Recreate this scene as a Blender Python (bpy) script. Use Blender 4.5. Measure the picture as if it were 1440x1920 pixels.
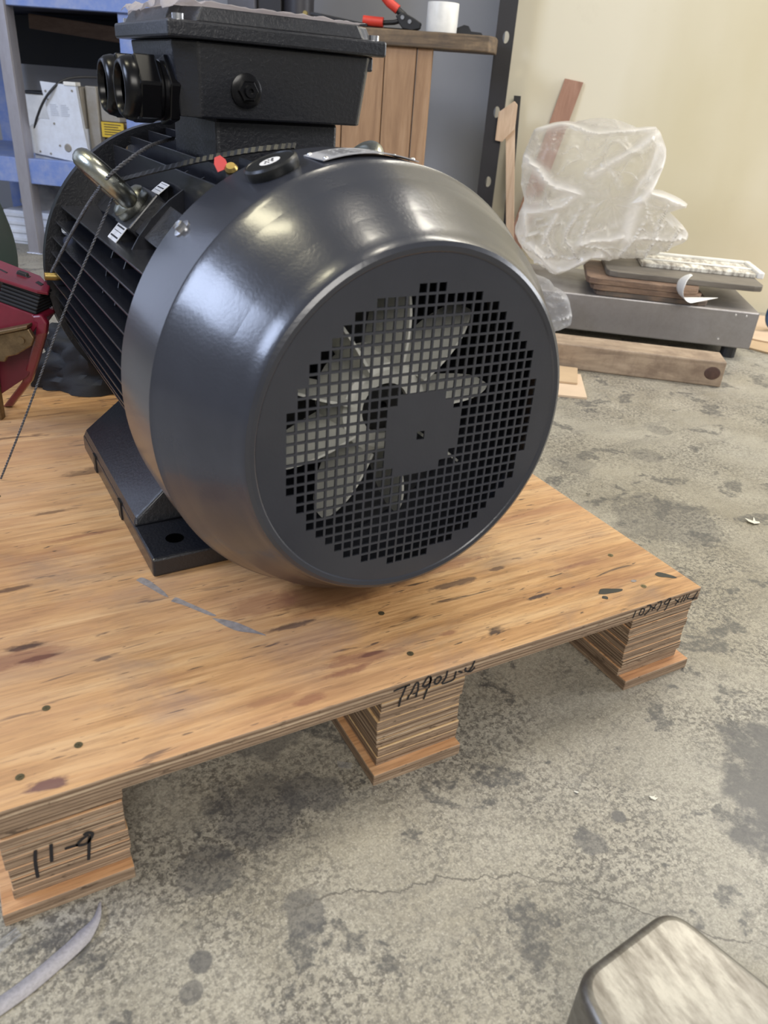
import bpy, math, random
from mathutils import Vector, Matrix, noise
from mathutils.geometry import delaunay_2d_cdt
random.seed(7)
S = bpy.context.scene
COL = S.collection
PI = math.pi
R = math.radians
for o in list(bpy.data.objects): bpy.data.objects.remove(o)

# ------------------------------------------------------------------ camera
cam_d = bpy.data.cameras.new('camera'); cam = bpy.data.objects.new('camera', cam_d); COL.objects.link(cam)
yaw, pitch, roll = -0.53334, 0.50508, 0.07835
f0 = Vector((-math.sin(yaw), math.cos(yaw), 0)); r0 = Vector((math.cos(yaw), math.sin(yaw), 0)); u0 = Vector((0, 0, 1))
fw = f0*math.cos(pitch)-u0*math.sin(pitch); uu = u0*math.cos(pitch)+f0*math.sin(pitch)
rr = r0*math.cos(roll)+uu*math.sin(roll); up = uu*math.cos(roll)-r0*math.sin(roll)
M = Matrix.Identity(4)
for i in range(3): M[i][0], M[i][1], M[i][2] = rr[i], up[i], -fw[i]
M[0][3], M[1][3], M[2][3] = -0.73396, -0.4727, 0.63317
cam.matrix_world = M
cam_d.sensor_fit = 'VERTICAL'; cam_d.sensor_height = 36; cam_d.sensor_width = 27
cam_d.lens = 1429.44/1920*36; cam_d.clip_start = .02
cam_d.dof.use_dof = True; cam_d.dof.focus_distance = 1.05; cam_d.dof.aperture_fstop = 8.5
S.camera = cam

# ------------------------------------------------------------------ light
W = bpy.data.worlds.new('world'); S.world = W; W.use_nodes = True
W.node_tree.nodes['Background'].inputs[0].default_value = (.93, .96, 1, 1)
W.node_tree.nodes['Background'].inputs[1].default_value = .20
def area(name, loc, target, size, sy, power, col):
    d = bpy.data.lights.new(name, 'AREA'); d.shape = 'RECTANGLE'; d.size = size; d.size_y = sy; d.energy = power; d.color = col
    o = bpy.data.objects.new(name, d); COL.objects.link(o); o.location = loc
    o.rotation_euler = (Vector(target)-Vector(loc)).to_track_quat('-Z', 'Y').to_euler(); return o
area('ceiling_lamp', (-1.44, .94, 3.03), (-.45, .1, .45), .28, .6, 15, (1, .92, .64))
area('ceiling_lamp', (-.02, .42, 3.4), (-.1, .2, 0), .30, .40, 12, (1, .93, .78))
area('ceiling_lamp', (2.3, .8, 3.3), (1.9, 1.0, 0), .40, 2.0, 60, (1, .94, .82))  # unseen lamp added to brighten the cream wall
area('high_window', (-3.2, .95, 2.25), (-.45, .2, .45), 1.3, 1.0, 66, (.62, .73, 1))
area('side_window', (-1.65, 2.55, 1.0), (-.4, .3, .35), 1.0, 1.3, 5, (.62, .72, 1))
area('open_door', (-1.2, -3.4, 2.7), (-.3, .3, .3), 2.8, 1.5, 118, (1, .96, .90))
area('open_door', (3.3, -.3, 1.7), (1.1, .9, 0), 1.6, 2.2, 90, (.93, .95, 1))
vs = S.view_settings
vs.view_transform = 'Standard'; vs.look = 'None'; vs.gamma = 1; vs.exposure = .25; vs.use_curve_mapping = False

# ------------------------------------------------------------------ helpers
w = Vector((.7782, -.6280, 0)); n = Vector((.6280, .7782, 0))     # the room: along the back wall, towards the back wall
RZ = math.atan2(w.y, w.x)
def room(a, b, z=0): return w*a+n*b+Vector((0, 0, z))

class MB:
    def __init__(s): s.v = []; s.f = []; s.m = []; s.mi = 0
    def add(s, vs_, fs):
        k = len(s.v); s.v += [tuple(p) for p in vs_]; s.f += [tuple(i+k for i in f) for f in fs]; s.m += [s.mi]*len(fs); return s
    def box(s, a, b, T=None):
        x0, y0, z0 = a; x1, y1, z1 = b
        V = [Vector(p) for p in ((x0,y0,z0),(x1,y0,z0),(x1,y1,z0),(x0,y1,z0),(x0,y0,z1),(x1,y0,z1),(x1,y1,z1),(x0,y1,z1))]
        if T: V = [T@p for p in V]
        return s.add(V, [(0,3,2,1),(4,5,6,7),(0,1,5,4),(1,2,6,5),(2,3,7,6),(3,0,4,7)])
    def hexa(s, bot, top):
        return s.add(list(bot)+list(top), [(3,2,1,0),(4,5,6,7),(0,1,5,4),(1,2,6,5),(2,3,7,6),(3,0,4,7)])
    def prism(s, poly, d, T=None):          # poly in local xy, thickness d along z
        k = len(poly); V = [Vector((p[0], p[1], 0)) for p in poly]+[Vector((p[0], p[1], d)) for p in poly]
        if T: V = [T@p for p in V]
        return s.add(V, [tuple(range(k-1, -1, -1)), tuple(range(k, 2*k))]+[(i, (i+1) % k, k+(i+1) % k, k+i) for i in range(k)])
    def lathe(s, prof, N=48, T=None, closed=False, caps=True):   # (r, h) about z
        V = []; 
        for r, h in prof:
            for i in range(N):
                t = 2*PI*i/N; V.append(Vector((r*math.cos(t), r*math.sin(t), h)))
        if T: V = [T@p for p in V]
        P = len(prof); F = []
        for j in range(P if closed else P-1):
            j2 = (j+1) % P
            for i in range(N):
                i2 = (i+1) % N; F.append((j*N+i, j*N+i2, j2*N+i2, j2*N+i))
        if caps and not closed:
            if prof[0][0] > 1e-6: F.append(tuple(range(N-1, -1, -1)))
            if prof[-1][0] > 1e-6: F.append(tuple(range((P-1)*N, P*N)))
        return s.add(V, F)
    def cyl(s, p, q, r, N=20, r2=None):
        p, q = Vector(p), Vector(q); d = q-p
        T = Matrix.Translation(p)@d.to_track_quat('Z', 'Y').to_matrix().to_4x4()
        return s.lathe([(r, 0), (r if r2 is None else r2, d.length)], N, T)
    def tube(s, path, r, N=8, closed=False):
        P = [Vector(p) for p in path]; k = len(P); V = []; last = None
        for i, p in enumerate(P):
            t = (P[(i+1) % k]-P[i-1]) if closed else (P[min(i+1, k-1)]-P[max(i-1, 0)])
            t.normalize()
            if last is None:
                a = t.orthogonal().normalized()
            else:
                a = (last-t*last.dot(t)).normalized()
            last = a; b = t.cross(a); ri = r(i/(k-1)) if callable(r) else r
            for j in range(N):
                q = 2*PI*j/N; V.append(p+(a*math.cos(q)+b*math.sin(q))*ri)
        F = []
        for i in range(k if closed else k-1):
            for j in range(N):
                i2 = (i+1) % k; j2 = (j+1) % N; F.append((i*N+j, i*N+j2, i2*N+j2, i2*N+j))
        if not closed: F += [tuple(range(N-1, -1, -1)), tuple(range((k-1)*N, k*N))]
        return s.add(V, F)
    def grid(s, fn, nu, nv, thick=0.0):
        V = [Vector(fn(i/nu, j/nv)) for j in range(nv+1) for i in range(nu+1)]
        return s.add(V, [(j*(nu+1)+i, j*(nu+1)+i+1, (j+1)*(nu+1)+i+1, (j+1)*(nu+1)+i) for j in range(nv) for i in range(nu)])
    def build(s, name, mats, parent=None, smooth=None, bevel=0, seg=2, solid=0):
        me = bpy.data.meshes.new(name); me.from_pydata(s.v, [], s.f); me.validate()
        for m_ in (mats if isinstance(mats, list) else [mats]): me.materials.append(m_)
        if len(s.m) == len(me.polygons):
            me.polygons.foreach_set('material_index', s.m)
        me.update()
        o = bpy.data.objects.new(name, me); COL.objects.link(o)
        if parent: o.parent = parent
        if smooth is not None:
            me.shade_smooth(); me.set_sharp_from_angle(angle=R(smooth))
        if solid:
            md = o.modifiers.new('solid', 'SOLIDIFY'); md.thickness = abs(solid); md.offset = 0 if solid > 0 else -1
        if bevel:
            md = o.modifiers.new('bevel', 'BEVEL'); md.width = bevel; md.segments = seg; md.limit_method = 'ANGLE'; md.angle_limit = R(35)
        return o
def tag(o, label=None, cat=None, group=None, kind=None):
    for k, v in (('label', label), ('category', cat), ('group', group), ('kind', kind)):
        if v: o[k] = v
    return o
def empty(name, loc=(0,0,0), rz=0, label=None, cat=None, group=None):
    o = bpy.data.objects.new(name, None); COL.objects.link(o); o.location = loc; o.rotation_euler = (0, 0, rz); o.empty_display_size = .05
    return tag(o, label, cat, group)
def TR(loc, rot=None): 
    return Matrix.Translation(Vector(loc))@(rot.to_4x4() if rot else Matrix.Identity(4))
def axis_T(loc, direction): return Matrix.Translation(Vector(loc))@Vector(direction).to_track_quat('Z', 'Y').to_matrix().to_4x4()
def spline(pts, k=8):
    P = [Vector(p) for p in pts]; out = []
    for i in range(len(P)-1):
        a = P[max(i-1,0)]; b = P[i]; c = P[i+1]; d = P[min(i+2, len(P)-1)]
        for j in range(k):
            t = j/k; out.append(.5*((2*b)+(c-a)*t+(2*a-5*b+4*c-d)*t*t+(3*b-a-3*c+d)*t**3))
    return out+[P[-1]]

# ------------------------------------------------------------------ materials
class NT:
    def __init__(s, name):
        s.m = bpy.data.materials.new(name); s.m.use_nodes = True; s.t = s.m.node_tree; s.b = s.t.nodes['Principled BSDF']
        s.out = s.t.nodes['Material Output']
    def n(s, typ, **kw):
        x = s.t.nodes.new(typ)
        for k, v in kw.items(): setattr(x, k, v)
        return x
    def l(s, a, b): s.t.links.new(a, b)
    def coord(s, which='Object', scale=(1,1,1), rot=(0,0,0), loc=(0,0,0)):
        tc = s.n('ShaderNodeTexCoord'); mp = s.n('ShaderNodeMapping'); s.l(tc.outputs[which], mp.inputs[0])
        mp.inputs['Scale'].default_value = scale; mp.inputs['Rotation'].default_value = rot; mp.inputs['Location'].default_value = loc; return mp.outputs[0]
    def world(s, scale=(1,1,1), rot=(0,0,0), loc=(0,0,0)):
        g = s.n('ShaderNodeNewGeometry'); mp = s.n('ShaderNodeMapping'); s.l(g.outputs['Position'], mp.inputs[0])
        mp.inputs['Scale'].default_value = scale; mp.inputs['Rotation'].default_value = rot; mp.inputs['Location'].default_value = loc; return mp.outputs[0]
    def noise(s, vec, scale, detail=6, rough=.6, dist=0):
        x = s.n('ShaderNodeTexNoise'); s.l(vec, x.inputs['Vector']); x.inputs['Scale'].default_value = scale; x.inputs['Detail'].default_value = detail
        x.inputs['Roughness'].default_value = rough; x.inputs['Distortion'].default_value = dist; return x.outputs[0]
    def ramp(s, fac, stops, interp='LINEAR'):
        x = s.n('ShaderNodeValToRGB'); s.l(fac, x.inputs[0]); e = x.color_ramp; e.interpolation = interp
        while len(e.elements) < len(stops): e.elements.new(.5)
        for el, (p, c) in zip(e.elements, stops):
            el.position = p; el.color = (c, c, c, 1) if isinstance(c, (int, float)) else (*c, 1)
        return x.outputs[0]
    def mix(s, fac, a, b, mode='MIX'):
        x = s.n('ShaderNodeMix', data_type='RGBA', blend_type=mode)
        for sock, v in ((x.inputs[0], fac), (x.inputs[6], a), (x.inputs[7], b)):
            if isinstance(v, (int, float)): sock.default_value = v if sock.type == 'VALUE' else (v, v, v, 1)
            elif isinstance(v, tuple): sock.default_value = (*v, 1)
            else: s.l(v, sock)
        return x.outputs[2]
    def math(s, op, a, b=0.0, c=None, clamp=False):
        x = s.n('ShaderNodeMath', operation=op); x.use_clamp = clamp
        for i, v in enumerate((a, b, c)):
            if v is None: continue
            if isinstance(v, (int, float)): x.inputs[i].default_value = v
            else: s.l(v, x.inputs[i])
        return x.outputs[0]
    def sep(s, vec): x = s.n('ShaderNodeSeparateXYZ'); s.l(vec, x.inputs[0]); return x.outputs
    def bump(s, h, strength=.3, dist=.002):
        x = s.n('ShaderNodeBump'); s.l(h, x.inputs['Height']); x.inputs['Strength'].default_value = strength; x.inputs['Distance'].default_value = dist; s.l(x.outputs[0], s.b.inputs['Normal'])
    def col(s, c): 
        if isinstance(c, tuple): s.b.inputs['Base Color'].default_value = (*c, 1)
        else: s.l(c, s.b.inputs['Base Color'])
    def set(s, rough=None, metal=None, **kw):
        for k, v in (('Roughness', rough), ('Metallic', metal), *kw.items()):
            if v is None: continue
            if isinstance(v, (int, float)): s.b.inputs[k].default_value = v
            else: s.l(v, s.b.inputs[k])
def simple(name, c, rough=.5, metal=0, var=.15, scale=30, bump=0, bscale=200, c2=None, coat=0, stretch=(1,1,1), bdist=.001):
    t = NT(name); v = t.coord(scale=stretch)
    nz = t.noise(v, scale)
    c2 = c2 or tuple(min(1, x*(1-var)) for x in c)
    t.col(t.ramp(nz, [(.3, c2), (.65, c)]))
    t.set(rough=t.math('MULTIPLY_ADD', nz, .2, rough-.1), metal=metal)
    if coat: t.b.inputs['Coat Weight'].default_value = coat; t.b.inputs['Coat Roughness'].default_value = .12
    if bump: t.bump(t.noise(v, bscale, 3), bump, bdist)
    return t.m

def floor_mat():
    t = NT('concrete'); v = t.world()
    big = t.noise(v, 1.6, 6, .65); mid = t.noise(v, 9, 8, .7, .4); fine = t.noise(v, 75, 8, .75); grit = t.noise(v, 420, 3, .7)
    base = t.ramp(mid, [(.30, (.225, .200, .148)), (.5, (.305, .276, .212)), (.70, (.38, .348, .275))])
    base = t.mix(t.ramp(big, [(.4, 0.0), (.7, .6)]), base, (.40, .385, .335))
    f2 = t.noise(v, 165, 6, .72, .2)
    dk = t.ramp(f2, [(.44, 1.0), (.52, 0.0)])
    patchy = t.ramp(t.noise(t.world(loc=(7, 3, 0)), 6.5, 5, .6), [(.40, .25), (.60, 1.0)])
    base = t.mix(t.math('MULTIPLY', t.math('MULTIPLY', dk, patchy), .95), base, (.095, .085, .07))
    d3 = t.ramp(fine, [(.42, 1.0), (.49, 0.0)])
    base = t.mix(t.math('MULTIPLY', t.math('MULTIPLY', d3, patchy), .6), base, (.105, .098, .085))
    base = t.mix(t.math('MULTIPLY', t.ramp(grit, [(.36, 1.0), (.47, 0.0)]), .5), base, (.12, .11, .095))
    base = t.mix(t.math('MULTIPLY', t.ramp(grit, [(.56, 0.0), (.66, 1.0)]), .4), base, (.60, .56, .48))
    # rubber and oil spots with their own outline
    spot = t.noise(t.world(loc=(3.1, 1.7, 0)), 13, 5, .62, .25)
    brk = t.noise(v, 60, 4, .7)
    sp = t.ramp(t.math('ADD', spot, t.math('MULTIPLY', brk, .16)), [(.655, 0.0), (.69, 1.0)])
    sp = t.math('MULTIPLY', sp, t.ramp(t.noise(v, 120, 5, .7), [(.40, .35), (.55, 1.0)]))
    base = t.mix(t.math('MULTIPLY', sp, .8), base, (.06, .059, .058))
    # long skid stains
    st = t.noise(t.world(scale=(2.2, 14, 1), rot=(0, 0, .55)), 1.7, 6, .65, .3)
    base = t.mix(t.math('MULTIPLY', t.ramp(st, [(.55, 0.0), (.72, 1.0)]), .38), base, (.12, .115, .105))
    # oily patch beside the steel bar, round drips, dirt with painted shade under the pallet: (x, y, radius)
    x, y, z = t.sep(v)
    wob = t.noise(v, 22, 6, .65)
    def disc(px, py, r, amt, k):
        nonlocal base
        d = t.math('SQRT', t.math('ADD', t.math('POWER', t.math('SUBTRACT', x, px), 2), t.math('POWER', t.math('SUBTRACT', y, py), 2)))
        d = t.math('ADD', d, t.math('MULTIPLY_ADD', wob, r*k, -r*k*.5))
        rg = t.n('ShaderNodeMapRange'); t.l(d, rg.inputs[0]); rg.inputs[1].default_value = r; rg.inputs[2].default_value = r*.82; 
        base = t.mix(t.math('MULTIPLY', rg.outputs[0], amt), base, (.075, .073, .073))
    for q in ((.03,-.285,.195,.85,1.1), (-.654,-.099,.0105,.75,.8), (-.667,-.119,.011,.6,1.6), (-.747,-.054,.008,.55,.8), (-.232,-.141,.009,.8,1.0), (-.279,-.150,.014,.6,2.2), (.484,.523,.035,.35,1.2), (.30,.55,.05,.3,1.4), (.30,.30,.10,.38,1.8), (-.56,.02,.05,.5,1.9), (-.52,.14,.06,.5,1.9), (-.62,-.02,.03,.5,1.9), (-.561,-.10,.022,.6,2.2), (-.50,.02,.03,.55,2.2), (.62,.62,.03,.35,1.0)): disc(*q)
    # hairline crack
    dx_ = t.math('ADD', x, .365)
    xl = t.math('SUBTRACT', t.math('MULTIPLY_ADD', dx_, -.31, -.146), t.math('MULTIPLY', t.math('MAXIMUM', dx_, 0.0), .71))
    cn = t.math('MULTIPLY_ADD', t.noise(t.world(scale=(1, .02, 1)), 22, 6, .62), .05, -.025)
    dd = t.math('ABSOLUTE', t.math('SUBTRACT', t.math('SUBTRACT', y, xl), cn))
    wd = t.math('MULTIPLY_ADD', t.noise(v, 35, 3), .0045, -.0008)
    cr = t.ramp(t.math('DIVIDE', dd, t.math('MAXIMUM', wd, .0003)), [(.45, 1.0), (1.0, 0.0)])
    lim = t.math('MULTIPLY', t.ramp(t.math('ADD', x, .57), [(.0, 0.0), (.01, 1.0)]), t.ramp(t.math('SUBTRACT', -.15, x), [(.0, 0.0), (.05, 1.0)]))
    base = t.mix(t.math('MULTIPLY', t.math('MULTIPLY', cr, lim), .85), base, (.10, .09, .075))
    # old scribed line
    ln = t.math('ABSOLUTE', t.math('ADD', t.math('MULTIPLY_ADD', x, .95, .60), y))
    base = t.mix(t.math('MULTIPLY', t.ramp(ln, [(.0007, 1.0), (.0016, 0.0)]), .35), base, (.17, .15, .12))
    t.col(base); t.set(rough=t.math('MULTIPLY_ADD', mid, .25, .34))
    t.bump(t.math('ADD', t.math('MULTIPLY', fine, .5), t.math('MULTIPLY', grit, .6)), .25, .0012)
    return t.m
def ply_mat(name, face=((.31,.145,.050), (.525,.295,.120), (.655,.435,.225)), stains=True, ply=210, grain=(3.5, 38, 38)):
    t = NT(name); v = t.coord(); g = t.n('ShaderNodeNewGeometry'); tc = t.n('ShaderNodeTexCoord')
    nx, ny, nzc = t.sep(tc.outputs['Normal'])
    gv = t.coord(scale=grain); warp = t.noise(t.coord(scale=(3, 7, 7)), 1.4, 3, .5)
    gn = t.noise(gv, 1.0, 8, .62, 1.1); gf = t.noise(t.coord(scale=(14, 260, 260)), 1.0, 6, .7, .5)
    big = t.noise(t.coord(scale=(2.2, 5.5, 5)), 1.0, 5, .6, .5)
    c = t.ramp(t.math('ADD', t.math('MULTIPLY', gn, .55), t.math('MULTIPLY', big, .45)), [(.33, face[0]), (.49, face[1]), (.66, face[2])])
    c = t.mix(t.math('MULTIPLY', t.ramp(gf, [(.38, 1.0), (.52, 0.0)]), .45), c, tuple(x*.5 for x in face[0]))
    c = t.mix(t.math('MULTIPLY', t.ramp(gf, [(.55, 0.0), (.68, 1.0)]), .30), c, tuple(min(1, x*1.25) for x in face[2]))
    if stains:
        rd = t.noise(t.coord(scale=(2.4, 16, 1), loc=(5, 2, 0)), 1.0, 5, .6, .8)
        c = t.mix(t.math('MULTIPLY', t.ramp(rd, [(.52, 0.0), (.70, 1.0)]), .6), c, (.25, .095, .045))
        kn = t.noise(t.coord(scale=(9, 52, 1), loc=(1.3, 8, 0)), 1.0, 4, .55, .9)
        c = t.mix(t.ramp(kn, [(.64, 0.0), (.69, .9)]), c, (.035, .018, .014))
        gy = t.noise(t.coord(scale=(5, 9, 1), loc=(9, 4, 0)), 1.0, 6, .65, .6)
        c = t.mix(t.math('MULTIPLY', t.ramp(gy, [(.52, 0.0), (.70, 1.0)]), .55), c, (.19, .14, .115))
        ck = t.noise(t.coord(scale=(30, 300, 1), loc=(4, 4, 0)), 1.0, 2, .5, 1.0)
        c = t.mix(t.ramp(ck, [(.68, 0.0), (.71, .9)]), c, (.05, .028, .018))
    pk = t.noise(t.coord(scale=(2.2, 3.2, 1), loc=(2, 6, 0)), 1.0, 3, .5)
    c = t.mix(t.math('MULTIPLY', t.ramp(pk, [(.42, 0.0), (.62, 1.0)]), .40 if stains else 0.0), c, (.58, .355, .215))
    if stains:
        X, Y, _ = t.sep(v); wn = t.noise(t.coord(scale=(26, 60, 1)), 1.0, 5, .65, .5); wo = t.noise(v, 26, 5, .65)
        def mark(px, py, rx, ry, amt, c2, k=1.3, wob=None, soft=.45):
            nonlocal c
            d = t.math('SQRT', t.math('ADD', t.math('POWER', t.math('MULTIPLY_ADD', X, 1/rx, -px/rx), 2), t.math('POWER', t.math('MULTIPLY_ADD', Y, 1/ry, -py/ry), 2)))
            d = t.math('ADD', d, t.math('MULTIPLY_ADD', wob or wn, k*2, -k))
            rg = t.n('ShaderNodeMapRange'); t.l(d, rg.inputs[0]); rg.inputs[1].default_value = 1.0; rg.inputs[2].default_value = 1.0-soft
            c = t.mix(t.math('MULTIPLY', rg.outputs[0], amt), c, c2)
        dkc, rdc, oil = (.045,.022,.018), (.20,.075,.045), (.10,.042,.020)
        for q in ((-.735,.196,.030,.006,.9,dkc), (-.727,.174,.026,.0035,.9,dkc), (-.75,.18,.05,.02,.55,rdc), (-.424,.051,.022,.004,.9,dkc), (-.44,.050,.05,.010,.55,rdc), (-.199,.064,.022,.004,.95,dkc), (-.508,.015,.020,.006,.6,rdc), (-.467,.037,.030,.006,.65,rdc), (-.48,.125,.035,.004,.75,dkc), (-.735,.014,.018,.007,.8,(.09,.035,.05)), (-.336,.048,.012,.004,.6,rdc), (-.213,.131,.014,.004,.7,dkc), (-.548,.030,.03,.006,.35,rdc), (-.283,.125,.05,.006,.75,dkc), (-.25,.16,.06,.010,.5,rdc), (-.736,.304,.03,.005,.7,dkc), (-.60,.565,.04,.012,.55,dkc), (-.671,.463,.03,.005,.6,dkc), (-.10,.10,.05,.006,.5,rdc), (-.05,.30,.02,.004,.7,dkc), (-.12,.28,.03,.005,.6,dkc), (-.70,.72,.05,.005,.6,dkc), (-.66,.39,.06,.006,.5,rdc)): mark(*q)
        for q in ((-.415,.165,.075,.040,.80,oil,.5,wo), (-.50,.175,.05,.025,.45,rdc,.6,wo), (-.33,.165,.06,.02,.65,oil,.6,wo), (-.47,.10,.07,.035,.35,(.22,.15,.14),.8,wo,.8), (-.62,.06,.05,.03,.30,(.27,.19,.17),.8,wo,.8)): mark(*q)
    x, y, z = t.sep(v)
    # sawn edge: one band per ply, alternating end grain and long grain
    h = t.math('MULTIPLY_ADD', t.noise(t.coord(scale=(30, 30, 90)), 1.0, 3, .6), .0016, z)
    pl = t.n('ShaderNodeTexNoise', noise_dimensions='1D'); t.l(t.math('MULTIPLY', h, ply), pl.inputs['W']); pl.inputs['Scale'].default_value = 1.6; pl.inputs['Detail'].default_value = 3
    e = t.ramp(pl.outputs[0], [(.30, (.060, .034, .020)), (.42, (.22, .145, .090)), (.55, (.40, .285, .190)), (.70, (.53, .41, .285))])
    ef = t.noise(t.coord(scale=(26, 26, 650)), 1.0, 5, .7)
    e = t.mix(t.math('MULTIPLY', t.ramp(t.noise(t.coord(scale=(9, 9, 60)), 1.0, 6, .65), [(.42, 1.0), (.60, 0.0)]), .55), e, (.20, .135, .09))
    ev = t.noise(t.coord(scale=(60, 60, 220)), 1.0, 4, .65, .8)
    e = t.mix(t.math('MULTIPLY', t.ramp(ev, [(.60, 0.0), (.68, 1.0)]), .8), e, (.05, .03, .018))
    e = t.mix(t.math('MULTIPLY', t.ramp(ef, [(.36, 1.0), (.52, 0.0)]), .6), e, (.13, .085, .055))
    side = t.ramp(t.math('ABSOLUTE', nzc), [(.45, 1.0), (.7, 0.0)])
    t.col(t.mix(side, c, e))
    t.set(rough=.58); 
    t.bump(t.math('ADD', t.math('MULTIPLY', gf, .35), t.math('MULTIPLY', t.math('MULTIPLY', pl.outputs[0], side), 1.2)), .35, .0012)
    return t.m
def wood(name, c0, c1, c2, scale=(3, 30, 30), rough=.6, dirt=None, dirtamt=.5):
    t = NT(name); gn = t.noise(t.coord(scale=scale), 1.0, 8, .65, .8); gf = t.noise(t.coord(scale=tuple(s_*5 for s_ in scale)), 1.0, 4, .6)
    c = t.ramp(gn, [(.3, c0), (.5, c1), (.7, c2)]); c = t.mix(t.math('MULTIPLY', t.ramp(gf, [(.35, 1.0), (.55, 0.0)]), .3), c, c0)
    if dirt: c = t.mix(t.math('MULTIPLY', t.ramp(t.noise(t.coord(scale=(1,1,1)), 14, 6, .7), [(.45, 0.0), (.65, 1.0)]), dirtamt), c, dirt)
    t.col(c); t.set(rough=rough); t.bump(gn, .3, .002); return t.m
def paint_mat(name, c, rough, peel=.25, pscale=330, spec=.5, cast=False):
    t = NT(name); v = t.coord(); t.col(t.ramp(t.noise(v, 14), [(.35, tuple(x*.86 for x in c)), (.65, c)]))
    t.set(rough=rough); t.b.inputs['Coat Weight'].default_value = .35; t.b.inputs['Coat Roughness'].default_value = max(.08, rough-.14)
    b = t.noise(v, pscale, 2, .5)
    if cast: b = t.math('ADD', b, t.math('MULTIPLY', t.noise(v, 900, 3, .7), .5))
    t.bump(b, peel, .0008); return t.m
def film_mat(name, c=(.86, .84, .80), clear=.45, rough=.25):
    t = NT(name); t.set(rough=rough); t.b.inputs['Specular IOR Level'].default_value = .6
    at = t.n('ShaderNodeAttribute', attribute_name='fold')
    t.col(t.mix(at.outputs['Fac'], tuple(x*.55 for x in c), c))
    tr = t.n('ShaderNodeBsdfTransparent'); tl = t.n('ShaderNodeBsdfTranslucent'); tl.inputs[0].default_value = (*c, 1)
    m1 = t.n('ShaderNodeMixShader'); m1.inputs[0].default_value = .35; t.l(t.b.outputs[0], m1.inputs[1]); t.l(tl.outputs[0], m1.inputs[2])
    lw = t.n('ShaderNodeLayerWeight'); lw.inputs[0].default_value = .3
    nz = t.ramp(t.noise(t.coord(), 9, 4, .6, .8), [(.42, 0.0), (.66, 1.0)])
    fac = t.math('ADD', t.math('MULTIPLY', lw.outputs['Facing'], .45), t.math('MULTIPLY_ADD', nz, .22*(1-clear), (1-clear)*.62))
    fac = t.math('ADD', fac, t.math('MULTIPLY', at.outputs['Fac'], .75), clamp=True)
    m2 = t.n('ShaderNodeMixShader'); t.l(fac, m2.inputs[0]); t.l(tr.outputs[0], m2.inputs[1]); t.l(m1.outputs[0], m2.inputs[2])
    t.l(m2.outputs[0], t.out.inputs[0]); return t.m
def wall_mat():
    t = NT('cream_wall'); v = t.world()
    a = t.noise(t.world(scale=(1, 1, .35)), 1.6, 4, .5); b = t.noise(v, 9, 6, .7)
    c = t.ramp(a, [(.35, (.60, .535, .36)), (.6, (.70, .645, .50))])
    c = t.mix(t.math('MULTIPLY', t.ramp(b, [(.62, 0.0), (.74, 1.0)]), .25), c, (.55, .49, .36)); t.col(c); t.set(rough=.55); t.bump(t.noise(v, 40), .08, .002); return t.m
def steel_mat(name, c, rough=.35, metal=.9, dirt=(.12,.11,.10), amt=.5, scale=12, stretch=(1,1,1)):
    t = NT(name); v = t.coord(scale=stretch); a = t.noise(v, scale, 7, .7); b = t.noise(v, scale*9, 4, .7)
    k = t.math('MULTIPLY', t.ramp(t.math('ADD', a, t.math('MULTIPLY', b, .25)), [(.52, 0.0), (.75, 1.0)]), amt)
    t.col(t.mix(k, c, dirt)); t.set(rough=t.math('MULTIPLY_ADD', a, .35, rough-.15), metal=metal); t.bump(b, .12, .001); return t.m

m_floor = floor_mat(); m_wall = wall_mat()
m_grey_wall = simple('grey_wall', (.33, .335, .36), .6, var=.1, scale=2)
m_deck = ply_mat('deck_plywood')
m_ply = ply_mat('block_plywood', face=((.40,.22,.11), (.55,.33,.17), (.62,.42,.25)), stains=False, ply=230)
m_ply_y = ply_mat('yellow_block_plywood', face=((.42,.26,.12), (.57,.38,.19), (.64,.48,.27)), stains=False, ply=170)
m_base = ply_mat('runner_plywood', face=((.36,.16,.07), (.52,.27,.12), (.60,.36,.19)), stains=False, ply=200)
m_ink = simple('marker_ink', (.012, .011, .014), .5)
m_tar = simple('dried_black_paint', (.014, .016, .013), .45)
m_smudge = simple('grey_scuff', (.30, .27, .26), .6, scale=160, var=.4)
m_oil = simple('oil_stain', (.13, .055, .022), .22, scale=30, var=.5)
m_screw = simple('screw_metal', (.20, .17, .10), .45, .8)
m_cover = paint_mat('cover_paint', (.031, .0335, .044), .27, peel=.15, pscale=330)
m_cast = paint_mat('cast_paint', (.0105, .0115, .016), .32, peel=.7, pscale=260, cast=True)
m_fin = paint_mat('fin_paint', (.013, .014, .019), .26, peel=.45, pscale=160, cast=True)
m_gland = simple('black_nylon', (.005, .005, .006), .24); m_gland.node_tree.nodes['Principled BSDF'].inputs['Specular IOR Level'].default_value = .28
m_fan = simple('fan_plastic', (.80, .80, .74), .5, var=.1)
m_zinc = steel_mat('zinc', (.47, .48, .44), .28, 1, (.26, .25, .15), .6, 40)
m_bright = simple('bright_steel', (.72, .72, .74), .25, 1)
m_brass = simple('brass', (.45, .33, .12), .4, 1, var=.4)
m_alu = simple('nameplate_aluminium', (.50, .50, .52), .45, .35)
m_label = simple('label_paper', (.72, .71, .70), .6)
m_black = simple('black_plastic', (.012, .012, .013), .45)
m_tie = simple('cable_tie_nylon', (.010, .010, .011), .4)
m_red = simple('red_label', (.65, .03, .03), .5)
m_cord = simple('twisted_cord', (.10, .10, .11), .6, var=.6, scale=300)
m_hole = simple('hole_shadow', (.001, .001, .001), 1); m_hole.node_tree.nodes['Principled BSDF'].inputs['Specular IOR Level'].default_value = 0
m_rubber = simple('plug_rubber', (.008, .009, .010), .38, bump=.2)

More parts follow.
